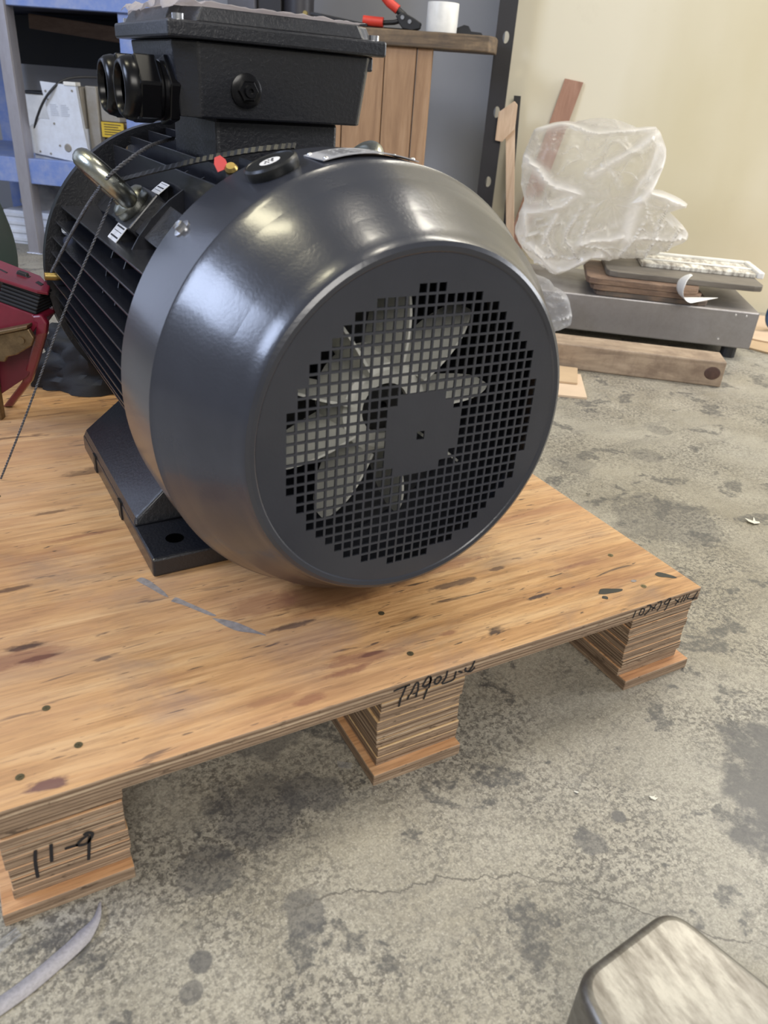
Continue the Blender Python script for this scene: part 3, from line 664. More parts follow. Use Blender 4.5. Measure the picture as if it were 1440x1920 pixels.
# crumpled tissue on the terminal box lid
m_film_w = film_mat('tissue_film', (.86, .80, .82), clear=.12, rough=.45)
def crumple(x0, y0, x1, y1, z, amp, seed, nu=46, nv=40, edge=.012):
    m_ = MB()
    def fn(u, v_):
        p = Vector((u*5+seed, v_*5, seed)); e = noise.noise(Vector((u*7+seed, v_*7, 9)))
        x = x0+(x1-x0)*u+edge*noise.noise(Vector((v_*6, seed, 1)))*(abs(u-.5)*2)**3; y = y0+(y1-y0)*v_+edge*noise.noise(Vector((u*6, seed, 4)))*(abs(v_-.5)*2)**3
        h = amp*(abs(noise.noise(p))+.6*abs(noise.noise(p*2.3))+.35*abs(noise.noise(p*5)))
        return (x, y, z+h)
    m_.grid(fn, nu, nv); return m_
m_ = crumple(-.119, .309, .098, .503, .0, .0045, 3.3)
m_.v = [tuple(mot_w((x, y, .5592+z*(1+max(0, -.05-x)*22)+(0 if x > -.105 else -.5*(-.105-x))))) for x, y, z in m_.v]
tag(m_.build('tissue_sheet', m_film_w, None, smooth=50, solid=.0004), 'crumpled whitish tissue sheet lying on top of the terminal box', 'tissue')

# ------------------------------------------------------------------ hand winch at the left edge
m_mar = simple('maroon_paint', (.17, .012, .030), .3, var=.3, scale=40, coat=.4)
m_old = steel_mat('worn_brass_plate', (.22, .155, .085), .45, .8, (.10, .07, .04), .7, 60)
m_cloth_b = simple('black_cloth', (.010, .011, .015), .7, var=.4, bump=.3, bscale=500)
fx, fy = Vector((.861, -.508, 0)), Vector((.508, .861, 0))
wb_ = Vector((-.676, .779, H))
win = empty('hand_winch', wb_, -.533, 'maroon metal hand winch with black wound strap at left edge of pallet', 'winch')
def wl(x, z, y=0): return (x, y, z)
def vprism(poly, y0, y1): return MB().prism(poly, y1-y0, Matrix.Translation((0, y1, 0))@Matrix.Rotation(PI/2, 4, 'X'))
tp = MB(); tp.hexa([(-.10,-.034,.270),(.030,-.034,.2275),(.0855,-.034,.2125),(-.10,.034,.268)], [(-.10,-.034,.2745),(.030,-.034,.232),(.0855,-.034,.217),(-.10,.034,.2725)])
tp = MB(); tpo = [(-.10,-.034),(.074,-.034),(.086,-.026),(.078,.0),(.052,.030),(-.01,.040),(-.10,.040)]
zt = lambda x, y: .2385-.255*x+.0*y
tp.add([(x, y, zt(x, y)-.005) for x, y in tpo]+[(x, y, zt(x, y)) for x, y in tpo], [tuple(range(6,-1,-1)), tuple(range(7,14))]+[(i_, (i_+1)%7, 7+(i_+1)%7, 7+i_) for i_ in range(7)])
tp = tp.build('top_plate', m_mar, win, bevel=.0015)
sl = MB()
for x0_, y0_, x1_, y1_, w_ in ((-.006,.004,.020,-.006,.004), (.036,.006,.046,.003,.009), (.060,-.006,.070,-.012,.010)):
    sl.hexa([(x0_,y0_,zt(x0_,0)-.001),(x1_,y1_,zt(x1_,0)-.001),(x1_,y1_+w_,zt(x1_,0)-.001),(x0_,y0_+w_,zt(x0_,0)-.001)], [(x0_,y0_,zt(x0_,0)+.0006),(x1_,y1_,zt(x1_,0)+.0006),(x1_,y1_+w_,zt(x1_,0)+.0006),(x0_,y0_+w_,zt(x0_,0)+.0006)])
sl.build('slot', m_black, tp)
MB().hexa([(.028,.004,.230),(.044,.004,.226),(.044,.014,.226),(.028,.014,.230)], [(.030,.005,.2355),(.043,.005,.232),(.043,.013,.232),(.030,.013,.2355)]).build('latch', m_black, win, bevel=.001)
for k in range(6):                                        # the strap wound on the drum, layer above layer
    a, b = k/6, (k+.88)/6
    L0, L1 = Vector((.010,0,.1985)).lerp(Vector((.024,0,.229)), a), Vector((.010,0,.1985)).lerp(Vector((.024,0,.229)), b)
    R0, R1 = Vector((.068,0,.1825)).lerp(Vector((.080,0,.214)), a), Vector((.068,0,.1825)).lerp(Vector((.080,0,.214)), b)
    MB().hexa([(L0.x,-.028,L0.z),(R0.x-.004,-.028,R0.z),(R0.x,.022,R0.z),(L0.x,.022,L0.z)], [(L1.x,-.028,L1.z),(R1.x-.004,-.028,R1.z),(R1.x,.022,R1.z),(L1.x,.022,L1.z)]).build('strap_layer', m_cloth_b, win, bevel=.002)
vprism([(-.10,.226),(-.005,.1975),(.0155,.2245),(.012,.2345),(-.10,.262)], -.026, .030).build('side_plate', m_mar, win, bevel=.0015)
lp = vprism([(-.10,.219),(.0101,.1985),(.0657,.1815),(.0715,.1758),(.0565,.158),(.030,.128),(-.02,.118),(-.10,.110)], -.027, .026).build('lower_body', m_mar, win, bevel=.003)
MB().lathe([(.016,0),(0,.0)], 6, axis_T((-.030,-.0275,.160),(0,-1,0)), caps=False).build('drive_socket', m_black, lp)
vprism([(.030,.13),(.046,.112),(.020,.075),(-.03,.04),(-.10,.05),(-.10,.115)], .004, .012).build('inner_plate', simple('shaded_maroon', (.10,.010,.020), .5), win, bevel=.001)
lg = MB(); P_ = [(.066,-.030,.1815),(.0735,-.032,.170),(.069,-.030,.155),(.040,-.006,.105),(.012,.016,.060),(-.045,.052,.0)]
for q, dx_ in ((P_, .0095),):
    V = []
    for x_, y_, z_ in q: V += [(x_-dx_, y_, z_), (x_+dx_*.8, y_-.002, z_+.003), (x_+dx_*.8, y_+.010, z_+.003), (x_-dx_, y_+.012, z_)]
    V = [(x_, y_, max(z_, .0002)) for x_, y_, z_ in V]
    k_ = len(q); lg.add(V, [(0,1,2,3), tuple(4*(k_-1)+j_ for j_ in (3,2,1,0))]+[(4*i_+j_, 4*(i_+1)+j_, 4*(i_+1)+(j_+1)%4, 4*i_+(j_+1)%4) for i_ in range(k_-1) for j_ in range(4)])
lg.build('stand_leg', m_mar, win, bevel=.003)
pw = vprism([(-.08,.130),(.0567,.1655),(.0629,.1522),(.057,.1403),(.0336,.1251),(.0182,.1205),(.0136,.1126),(.004,.1125),(.0016,.1243),(-.0074,.1318),(-.08,.105)], -.042, -.034).build('pawl', m_old, win, bevel=.002)
vprism([(-.08,.128),(.0567,.1665),(.0575,.1715),(-.08,.134)], -.046, -.028).build('pawl_lip', m_old, win, bevel=.001)
MB().cyl((.044, -.0445, .148), (.044, -.034, .148), .0052, 18).build('rivet', m_old, pw, smooth=40)
MB().hexa([(-.040,.0,.0),(-.030,.0,.0),(-.030,.014,.0),(-.040,.014,.0)], [(-.030,-.02,.112),(-.016,-.02,.112),(-.016,-.006,.112),(-.030,-.006,.112)]).build('steel_post', m_old, win, bevel=.002)
MB().hexa([(-.058,.0,.0),(-.046,.0,.0),(-.046,.014,.0),(-.058,.014,.0)], [(-.052,-.02,.112),(-.038,-.02,.112),(-.038,-.006,.112),(-.052,-.006,.112)]).build('steel_post', m_old, win, bevel=.002)

# dark cloths
def heap(name, cx, cy, rx, ry, h, z0, mat, seed, amp=.35, N=54, Mv=26, rot=0):
    m_ = MB()
    def fn(u, v_):
        a = 2*PI*u; e = PI/2*v_; d = Vector((math.cos(a)*math.cos(e), math.sin(a)*math.cos(e), math.sin(e)))
        p = d*2.2+Vector((seed, seed*2, 0)); k_ = 1+amp*(abs(noise.noise(p))*1.2-.25+.5*abs(noise.noise(p*2.6))-.15+.22*noise.noise(p*6))
        x, y = d.x*rx*k_, d.y*ry*k_
        return (cx+x*math.cos(rot)-y*math.sin(rot), cy+x*math.sin(rot)+y*math.cos(rot), z0+max(0, d.z)*h*k_)
    m_.grid(fn, N, Mv); return m_
tag(heap('cloth_heap', -.47, .935, .165, .085, .15, H+.001, m_cloth_b, 4.2).build('cloth_heap', m_cloth_b, None, smooth=55), 'black cloth heaped on the pallet behind the motor', 'cloth')
m_green = simple('dark_green_cloth', (.006, .020, .016), .75, var=.5, scale=8, bump=.2, bscale=400)
m_ = MB()
def fn(u, v_):
    a = 2*PI*u; z = .74*v_; k_ = 1+.10*math.sin(5*a+4*v_)+.12*noise.noise(Vector((math.cos(a)*1.5, math.sin(a)*1.5, z*5)))
    bul = 1.0+.28*math.exp(-((z-.30)/.12)**2)-.3*max(0, (.16-z)/.16)
    return (-.755+(.105*math.cos(a))*k_*bul+.0*z, 1.24+.09*math.sin(a)*k_*bul, z)
m_.grid(fn, 60, 40); tag(m_.build('draped_cloth', m_green, None, smooth=60), 'dark green draped cloth at the far left edge behind the maroon winch', 'cloth')

# ------------------------------------------------------------------ right-hand corner
def rT(a, b, z=0): return room(a, b, z)
m_steel = steel_mat('scale_steel', (.33, .315, .315), .42, .75, (.22, .20, .18), .5, 9)
sc = empty('steel_platform', rT(.12, 1.55), RZ, 'grey steel platform box carrying brown boards by the cream wall', 'platform')
sb_ = MB().box((-.40, 0, .033), (.310, .40, .141)).build('housing', m_steel, sc, bevel=.004)
for px, py in ((-.36,.03),(.26,.03),(-.36,.34),(.26,.34)): MB().cyl((px, py, 0), (px, py, .036), .022, 16).build('foot', m_black, sc)
for px, pz in ((.245,.129),(.275,.129),(.215,.055)): MB().lathe([(.004,0),(.003,.0015)], 12, axis_T((px,0,pz),(0,-1,0))).build('rivet', m_bright, sc)
m_rust = wood('rusty_board', (.085,.05,.035), (.20,.125,.08), (.34,.23,.155), (5,5,60), dirt=(.07,.045,.035), dirtamt=.6)
m_rust_d = wood('dark_board', (.045,.035,.03), (.10,.08,.065), (.17,.13,.10), (5,5,60), dirt=(.30,.17,.09), dirtamt=.4)
m_top = wood('grey_board', (.085,.072,.058), (.155,.135,.11), (.20,.18,.15), (4,12,30))
def board(a0, a1, b0, b1, z0, z1, mat, label, cut=.02, rot=0):
    m_ = MB(); W2, D2 = (a1-a0)/2, (b1-b0)/2
    poly = [(-W2+cut,-D2),(W2-cut,-D2),(W2-.25*cut,-D2+.3*cut),(W2,-D2+cut),(W2,D2-cut),(W2-cut,D2),(-W2+cut,D2),(-W2,D2-cut),(-W2,-D2+cut),(-W2+.25*cut,-D2+.3*cut)]
    m_.prism(poly, z1-z0); o = m_.build('board', mat, None, bevel=.002)
    o.location = rT((a0+a1)/2, (b0+b1)/2, z0); o.rotation_euler = (0, 0, RZ+rot); return tag(o, label, 'board', 'boards stacked on the steel platform')
board(-.045, .285, 1.555, 1.84, .1415, .1560, m_rust_d, 'dark worn board at the bottom of the stack on the steel platform', .03)
board(-.058, .262, 1.552, 1.84, .1565, .1725, m_rust, 'rusty brown board second from the bottom of the stack', .03, .01)
board(-.072, .252, 1.550, 1.85, .1730, .1910, m_rust, 'thick rusty brown board just below the grey top board', .03, -.01)
board(-.015, .435, 1.590, 1.93, .1915, .2080, m_top, 'grey brown top board overhanging the stack to the right', .03)
m_wht = steel_mat('flaked_white_paint', (.78, .75, .66), .6, 0, (.16, .13, .10), .9, 16, (3, 1, 1))
m_wp = simple('white_plastic', (.80, .79, .75), .4)
fr = empty('white_frame', rT(.285, 1.80, .2085), RZ, 'flaking white painted frame with white end cap lying on the top board', 'frame')
MB().box((-.19, -.085, 0), (.150, .10, .012)).build('panel', m_wht, fr, bevel=.002)
MB().box((-.19, .085, .012), (.150, .102, .020)).build('rail', m_wp, fr, bevel=.002)
MB().box((-.19, -.02, .012), (.150, -.008, .016)).build('rail', m_wp, fr, bevel=.002)
MB().box((.150, -.095, 0), (.170, .105, .020)).build('end_cap', m_wp, fr, bevel=.004)
m_paper = simple('white_paper', (.78, .77, .74), .6, var=.06)
m_ = MB()
def fn(u, v_):
    t = -1.9+3.3*u; r = .030+.012*v_
    return (r*math.cos(t)*1.25+.002*v_+max(0, u-.62)*.17, -.10*v_*(1-u*.35)+.02*u, .035+r*math.sin(t)*1.0 if u < .62 else .035+r*math.sin(-1.9+3.3*.62)*(1-(u-.62)*2.2)*1.0)
def curl(u, v_):
    if u < .6:
        t = PI*.62+PI*.86*u/.6; x, z = .034*math.cos(t), .038+.038*math.sin(t)
    else:
        t1 = PI*1.48; q = (u-.6)/.4; x, z = .034*math.cos(t1)+.085*q, .038+.038*math.sin(t1)+.012*q
    wv = (1 if u < .6 else 1-(u-.6)/.4*.97)*(.25+.75*min(1, u/.22))
    return (x, (v_-.5)*.075*wv+ (0.02*u), z)
m_.grid(curl, 24, 6); o = m_.build('paper_curl', m_paper, None, smooth=60, solid=.0006); o.location = rT(.218, 1.505, .163); o.rotation_euler = (0, 0, RZ+.1)
tag(o, 'curled scrap of white paper hanging over the front of the board stack', 'paper')
# timber beam, cardboard
m_beam = wood('old_timber', (.20,.145,.10), (.36,.27,.185), (.47,.36,.26), (2.5,26,26), dirt=(.17,.115,.08), dirtamt=.75)
m_knot = simple('knot', (.085,.042,.03), .6, var=.4, scale=60)
bm = empty('timber_beam', rT(0, 1.25), RZ, 'old squared timber beam on the floor in front of the steel platform', 'beam')
MB().box((-.62, 0, 0), (.298, .098, .069)).build('timber', m_beam, bm, bevel=.004)
MB().lathe([(.0205,0),(.0185,.002),(.008,.0028)], 24, axis_T((.268, -.0004, .036), (0,-1,0))@Matrix.Diagonal((1,.85,1,1))).build('knot', m_knot, bm)
m_card = simple('cardboard', (.50,.36,.22), .8, var=.15, scale=8)
m_card2 = simple('pale_cardboard', (.62,.47,.33), .8, var=.12, scale=8)
def sheet(name, poly, z0, t, mat, label, cat):
    m_ = MB(); k = len(poly); m_.add([tuple(rT(a, b, z0)) for a, b in poly]+[tuple(rT(a, b, z0+t)) for a, b in poly], [tuple(range(k-1,-1,-1)), tuple(range(k,2*k))]+[(i,(i+1)%k,k+(i+1)%k,k+i) for i in range(k)])
    return tag(m_.build(name, mat), label, cat)
sheet('cardboard_sheet', [(-.42,.985),(-.064,1.018),(-.072,1.20),(-.42,1.20)], .0005, .005, m_card2, 'pale cardboard sheet on the floor beside the fan cover', 'cardboard')
sheet('cardboard_sheet', [(-.42,1.085),(-.085,1.105),(-.080,1.235),(-.42,1.235)], .006, .005, m_card, 'darker cardboard sheet on the floor tucked along the timber beam', 'cardboard')
sheet('cardboard_sheet', [(.455,1.70),(.80,1.45),(1.1,1.9),(.75,2.16),(.47,2.16)], .0005, .005, m_card, 'brown cardboard lying on the floor right of the steel platform', 'cardboard')
sheet('cardboard_sheet', [(.475,1.80),(.85,1.64),(1.1,2.0),(.75,2.15),(.49,2.15)], .006, .004, m_card2, 'upper cardboard sheet under the blue reel at right edge', 'cardboard')
m_blue = simple('blue_plastic', (.03,.09,.22), .4)
rl = empty('tape_reel', rT(.605, 1.93, .011), RZ+.5, 'blue rimmed reel standing at the right edge by the wall', 'reel')
MB().tube([(.052*math.cos(t), 0, .060+.052*math.sin(t)) for t in [2*PI*i/36 for i in range(36)]], .0075, 10, closed=True).build('rim', m_blue, rl, smooth=60)
MB().lathe([(.018,0),(.046,0),(.046,.02),(.018,.02)], 36, axis_T((0,-.010,.060),(0,1,0)), closed=True).build('reel_core', m_wp, rl, smooth=30)
# translucent bags
m_bag = film_mat('bag_film', (.90,.87,.82), clear=.74, rough=.22)
def bag(outline, depth, b_mid, seed, name, label, amp=.030, N=190, Mv=110, mat=None, folds=()):
    ca = sum(p[0] for p in outline)/len(outline); cz = sum(p[1] for p in outline)/len(outline)
    angs = sorted((math.atan2(z-cz, a-ca), math.hypot(a-ca, z-cz)) for a, z in outline)
    def rad(t):
        t = (t+PI) % (2*PI)-PI
        for i in range(len(angs)):
            t0, r0_ = angs[i-1]; t1, r1_ = angs[i]
            if i == 0: t0 -= 2*PI
            if t0 <= t <= t1: return r0_+(r1_-r0_)*(t-t0)/(t1-t0+1e-9)
        t0, r0_ = angs[-1]; t1, r1_ = angs[0][0]+2*PI, angs[0][1]; return r0_+(r1_-r0_)*(t-t0)/(t1-t0+1e-9)
    m_ = MB(); att = []; RM = sum(r_ for _, r_ in angs)/len(angs)
    def seg(p, q0, q1):
        d = q1-q0; t = max(0, min(1, (p-q0).dot(d)/d.length_squared)); return (p-q0-d*t).length
    def fn(u, v_):
        lat = PI*(v_-.5); th = 2*PI*u; k_ = max(0, math.cos(lat))**.5
        rr_ = ((1-k_)*RM+k_*rad(th))*k_; a = ca+rr_*math.cos(th); z = cz+rr_*math.sin(th); sg = 1 if lat > 0 else -1
        b = math.sin(lat)*depth
        wn = noise.noise_vector(Vector((a*9, z*9, seed+sg)))*.022
        p = Vector((a+wn.x, z+wn.y)); f = 0
        for k, q0, q1, wd in folds:
            d = seg(p, Vector(q0), Vector(q1)); f = max(f, k*math.exp(-(d/wd)**1.3))
        q = Vector((a*4.2+z*2, z*4.2-a, sg*3+seed)); lo = noise.noise(q)
        fine = 1-min(1, abs(noise.noise(Vector((a*13, z*13, seed*3+sg))+noise.noise_vector(q)*.8))*5.5)
        fine2 = 1-min(1, abs(noise.noise(Vector((a*27+5, z*27, seed*2+sg))+noise.noise_vector(q*2)*.8))*4)
        low = max(0, min(1, (cz+.06-z)/.12))
        f = max(f, (.30+.5*low)*fine**2, .40*low*fine2**2)+.16*low
        h = .022*lo+amp*(.9*f+.25*fine+.12*fine2)
        att.append(min(1, f)); k2 = math.cos(lat)**.4 if math.cos(lat) > 0 else 0
        s_ = 1+h*.7
        return room(ca+(a-ca)*s_, b_mid+b+sg*h*k2, cz+(z-cz)*s_)
    m_.grid(fn, N, Mv); o = m_.build(name, mat or m_bag, None, smooth=32)
    fa = o.data.attributes.new('fold', 'FLOAT', 'POINT'); fa.data.foreach_set('value', att)
    return tag(o, label, 'bag')
FOLDS = [(1,(-.295,.48),(-.20,.42),.012),(1,(-.20,.42),(-.13,.395),.014),(.8,(.075,.575),(-.02,.51),.010),(.8,(-.02,.51),(-.10,.455),.012),(1,(.088,.535),(.07,.46),.014),(1,(.07,.46),(.035,.385),.016),(.9,(.035,.385),(.03,.30),.022),
 (.8,(-.285,.345),(-.19,.36),.016),(.8,(-.19,.36),(-.13,.395),.014),(.8,(-.28,.345),(-.27,.24),.012),(.8,(-.20,.34),(-.205,.24),.008),(.9,(-.09,.265),(.02,.31),.014),(1,(-.27,.23),(-.15,.175),.016),(1,(-.15,.175),(-.03,.225),.014),(.8,(.06,.42),(.18,.39),.014),(.7,(.03,.30),(.20,.30),.010),(.6,(-.07,.49),(-.01,.43),.006),(.7,(-.30,.575),(.05,.58),.008)]
bag([(-.310,.49),(-.29,.56),(-.173,.583),(.0,.585),(.054,.590),(.092,.536),(.085,.46),(.075,.425),(.19,.395),(.14,.37),(.21,.315),(.215,.295),(.125,.245),(.02,.230),(-.06,.218),(-.16,.155),(-.24,.19),(-.30,.26),(-.285,.36)], .10, 1.76, 2.0, 'plastic_bag', 'large crumpled translucent plastic bag on the steel platform', amp=.026, folds=FOLDS)
m_clear = film_mat('clear_film', (.85,.85,.86), clear=.84, rough=.08)
bag([(-.30,.20),(-.22,.19),(-.165,.16),(-.11,.11),(-.10,.06),(-.14,.04),(-.30,.04)], .035, 1.495, 5.0, 'plastic_film', 'small clear plastic film hanging off the steel platform beside the fan cover', amp=.02, N=70, Mv=36, mat=m_clear)
# slotted post, T-stick, strips
m_postm = simple('black_steel', (.018,.016,.018), .5, var=.4, scale=10)
pt = empty('slotted_post', rT(-.434, 2.15), RZ, 'black slotted steel post standing at the edge of the cream wall', 'post')
pp = [Vector((-.030,0)), Vector((.030,0)), Vector((.030,1.6)), Vector((-.030,1.6))]; pe = [(0,1),(1,2),(2,3),(3,0)]; hc = []
for z in (.14, .37, .591, .81, 1.03, 1.25):
    k0 = len(pp); c = Vector((0.004, z)); hc.append(c); pp += [c+Vector((.0105*math.cos(2*PI*i/20), .0175*math.sin(2*PI*i/20))) for i in range(20)]; pe += [(k0+i, k0+(i+1) % 20) for i in range(20)]
V4, _, F4, *_ = delaunay_2d_cdt(pp, pe, [], 0, 1e-7)
k4 = [tuple(f) for f in F4 if (c := sum((V4[i] for i in f), Vector((0,0)))/3) and all(((c.x-h.x)/.0105)**2+((c.y-h.y)/.0175)**2 > .97 for h in hc)]
MB().add([(v.x, 0, v.y) for v in V4], k4).build('web', m_postm, pt, solid=.004)
MB().box((-.030,.002,0),(-.026,.045,1.6)).build('flange', m_postm, pt)
MB().box((-.030,-.002,0),(.030,.045,.006)).build('base_plate', m_postm, pt)
m_pale = wood('pale_wood', (.48,.32,.20), (.60,.43,.29), (.68,.52,.37), (40,40,4))
st = empty('wooden_t_stick', rT(-.34, 2.12), RZ, 'pale wooden stick with a short crosspiece leaning beside the black post', 'stick')
MB().hexa([(.030,.0,0),(.056,.0,0),(.056,.012,0),(.030,.012,0)], [(-.054,.02,.56),(-.022,.02,.56),(-.022,.032,.56),(-.054,.032,.56)]).build('handle', m_pale, st, bevel=.001)
MB().prism([(-.082,.505),(-.082,.592),(-.034,.628),(-.022,.618),(-.020,.545),(-.058,.502)], .014, Matrix.Translation((0,.020,0))@Matrix.Rotation(PI/2,4,'X')).build('crosspiece', m_pale, st, bevel=.001)
o = MB().hexa([(.02,.02,0),(.044,.02,0),(.044,.026,0),(.02,.026,0)], [(-.018,.05,.645),(.006,.05,.645),(.006,.056,.645),(-.018,.056,.645)]).build('metal_strip', m_postm); o.location = rT(-.363, 2.165); o.rotation_euler = (0,0,RZ)
tag(o, 'thin black metal strip leaning on the wall behind the pale wooden stick', 'strip')
m_brn = wood('brown_strip', (.24,.12,.075), (.33,.175,.115), (.38,.22,.15), (30,30,4))
o = MB().hexa([(-.160,.0,0),(-.102,.0,0),(-.102,.008,0),(-.160,.008,0)], [(-.009,.06,.708),(.055,.06,.700),(.055,.068,.700),(-.009,.068,.708)]).build('wood_strip', m_brn, None, bevel=.0008); o.location = rT(-.208, 2.178); o.rotation_euler = (0,0,RZ)
tag(o, 'brown wooden strip leaning on the cream wall above the plastic bag', 'strip')

# ------------------------------------------------------------------ workbench behind the motor
m_slab = wood('bench_top', (.05,.035,.022), (.14,.095,.055), (.27,.185,.105), (3,24,40), dirt=(.06,.045,.035), dirtamt=.55)
m_plank = wood('bench_plank', (.24,.135,.07), (.36,.215,.115), (.43,.275,.16), (24,24,2.6))
be = empty('workbench', rT(-.8, 1.95), RZ, 'wooden workbench with thick worn top and plank side behind the terminal box', 'workbench')
tp_ = MB().prism([(-.30,.0),(.255,.0),(.330,.012),(.348,.05),(.348,.16),(-.30,.16)], .045, Matrix.Translation((0,0,.755))).build('top', m_slab, be, bevel=.004)
for a0, a1 in ((-.26,-.135),(-.131,.0),(.003,.103),(.107,.155)):
    MB().box((a0, .02, 0), (a1, .045, .755)).build('plank', m_plank, be, bevel=.002)
o = MB().lathe([(.018,0),(.049,0),(.0495,.002),(.0495,.078),(.049,.080),(.018,.080),(.018,.002)][:6], 40, closed=True).build('paper_roll', m_wp, None, smooth=35); o.location = rT(-.628, 2.005, .8005)
tag(o, 'white roll standing on the workbench', 'roll')
m_hand = simple('red_grip', (.62,.05,.03), .4)
ct = empty('crimping_tool', rT(-.78, 2.00, .8005), RZ, 'crimping pliers with red grips lying on the workbench beside the white roll', 'pliers')
MB().tube([(-.100,0,.020),(-.075,0,.019),(-.035,0,.018)], lambda t: .0145, 10).build('grip', m_hand, ct, smooth=60)
MB().tube([(-.035,.0,.086),(-.02,.0,.072),(.010,.0,.054)], lambda t: .0135, 10).build('grip', m_hand, ct, smooth=60)
MB().tube([(.008,0,.054),(.030,0,.040),(.050,0,.022)], .010, 8).build('lever', m_black, ct, smooth=60)
MB().tube([(-.035,0,.017),(.0,0,.020),(.035,0,.030)], .007, 8).build('lever', m_black, ct, smooth=60)
vprism([(.005,.038),(.030,.048),(.065,.034),(.088,.022),(.085,.006),(.060,.0),(.030,.004),(.018,.016)], -.012, .010).build('jaw', m_black, ct, bevel=.003)
for x_, z_ in ((.028,.034),(.052,.024)): MB().cyl((x_,-.016,z_),(x_,.0,z_),.006,14).build('pivot', m_bright, ct)
o = MB().prism([(-.10,0),(-.06,-.004),(.09,0),(.09,.018),(-.08,.02)], .010).build('knife', m_black, None, bevel=.002); o.location = rT(-.955, 1.985, .827); o.location.z = .8005; o.rotation_euler = (0,0,RZ)
o.data.transform(Matrix.Rotation(.12, 4, 'Y')@Matrix.Translation((0,0,.012))); tag(o, 'black handled knife on the workbench left of the red pliers', 'knife')
o = MB().prism([(-.09,0),(.09,0),(.09,.05),(-.09,.06)], .008).build('tool_tray', m_black, None, bevel=.001); o.location = rT(-.80, 2.04, .8005); o.rotation_euler = (0,0,RZ); tag(o, 'flat black tray on the workbench behind the pliers', 'tray')
o = MB().prism([(-.045,0),(.05,0),(.045,.008),(.012,.010),(.002,.024),(-.012,.026),(-.045,.012)], .02, Matrix.Rotation(PI/2,4,'X')).build('metal_scrap', m_black, None, bevel=.001); o.location = rT(-.545, 2.02, .8005); o.rotation_euler = (0,0,RZ); tag(o, 'small black metal scrap on the workbench right of the white roll', 'scrap')

# ------------------------------------------------------------------ rack at the left
m_rackb = steel_mat('blue_rack_paint', (.15,.225,.50), .5, .0, (.40,.42,.50), .4, 14)
m_raw = steel_mat('raw_angle_steel', (.36,.35,.38), .42, .45, (.20,.18,.18), .5, 10, (1,1,.2))
m_navy = simple('shaded_navy', (.004,.007,.017), .55, var=.3)  # navy darkened to near black, painting in the shade under the top shelf
m_pwood = wood('dim_plank', (.10,.055,.035), (.15,.09,.06), (.19,.12,.08), (3,30,30))
rk = empty('storage_rack', rT(-2.0, 1.88), RZ, 'blue storage rack with steel angle leg against the grey wall at left', 'rack')
rb = lambda a0, b0_, z0, a1, b1_, z1, nm, mt, bv=.002: MB().box((a0+2.0, b0_-1.88, z0), (a1+2.0, b1_-1.88, z1)).build(nm, mt, rk, bevel=bv)
rb(-2.097, 1.874, 0, -2.055, 1.880, 1.3, 'leg_face', m_raw, .001); rb(-2.060, 1.880, 0, -2.054, 1.925, 1.3, 'leg_flange', m_raw, .001)
rb(-2.105, 1.868, 0, -2.040, 1.93, .006, 'foot_plate', m_bright)
rb(-1.672, 1.900, 0, -1.612, 1.95, 1.3, 'post', m_rackb)
rb(-2.6, 1.885, .790, -1.47, 1.93, .87, 'top_beam', m_rackb); rb(-2.6, 1.93, .800, -1.70, 2.6, .812, 'top_shelf', m_navy)
rb(-2.6, 1.885, .247, -1.47, 1.93, .330, 'lower_beam', m_rackb); rb(-2.6, 1.93, .31, -1.47, 2.6, .322, 'lower_shelf', m_rackb)
rb(-2.6, 2.58, .622, -1.70, 2.60, .80, 'back_panel', m_navy)
rb(-2.6, 2.55, 0, -2.55, 2.6, 1.3, 'post', m_rackb); rb(-1.52, 2.55, 0, -1.47, 2.6, 1.3, 'post', m_rackb)
for a in (-1.61,): pass
o = MB().prism([(0,0),(.62,-.12),(.62,.02),(0,.07)], .05).build('plank', m_pwood, None, bevel=.002); o.location = rT(-2.28, 2.36, .70); o.rotation_euler = (0,0,RZ); o.data.transform(Matrix.Rotation(R(4),4,'Y')); 
o.location.z = .745; tag(o, 'reddish brown plank tucked up under the top shelf of the rack', 'plank')
# white switchgear unit on the lower shelf
m_wpaint = steel_mat('white_enamel', (.62,.66,.74), .45, 0, (.42,.42,.44), .35, 30)
m_gpaint = steel_mat('grey_casing', (.30,.28,.25), .5, .3, (.20,.17,.12), .5, 12)
m_yel = simple('yellow_label', (.62,.42,.03), .55)
un = empty('control_unit', rT(-1.922, 1.935, .322), RZ, 'white scratched control unit with two small labels on the lower rack shelf', 'control unit')
fpn = MB(); fpn.prism([(-.150,.012),(.075,-.012),(.078,.030),(.066,.115),(.055,.236),(-.078,.242),(-.060,.125),(-.115,.125),(-.118,.10),(-.150,.098)], .016, Matrix.Translation((0,.016,.0))@Matrix.Rotation(PI/2,4,'X'))
fpn.v = [(x, y, z+.012) for x, y, z in fpn.v]; fpn = fpn.build('front_plate', m_wpaint, un, bevel=.0015)
MB().box((-.145, .017, 0), (.064, .16, .115)).build('lower_casing', m_wpaint, un, bevel=.002)
MB().box((-.072, .017, .1155), (.064, .16, .245)).build('upper_casing', m_gpaint, un, bevel=.002)
MB().box((.012,-.004,.247),(.058,.030,.259)).build('clip', m_wp, un, bevel=.002)
pl_ = MB()
for a0 in (-.050, -.010):
    for k_ in range(7): pl_.box((a0, -.0012, .150+.0055*k_+.001), (a0+random.uniform(.02,.032), -.0002, .153+.0055*k_))
pl_.build('printed_lines', simple('faded_ink', (.46,.49,.56), .6), fpn)
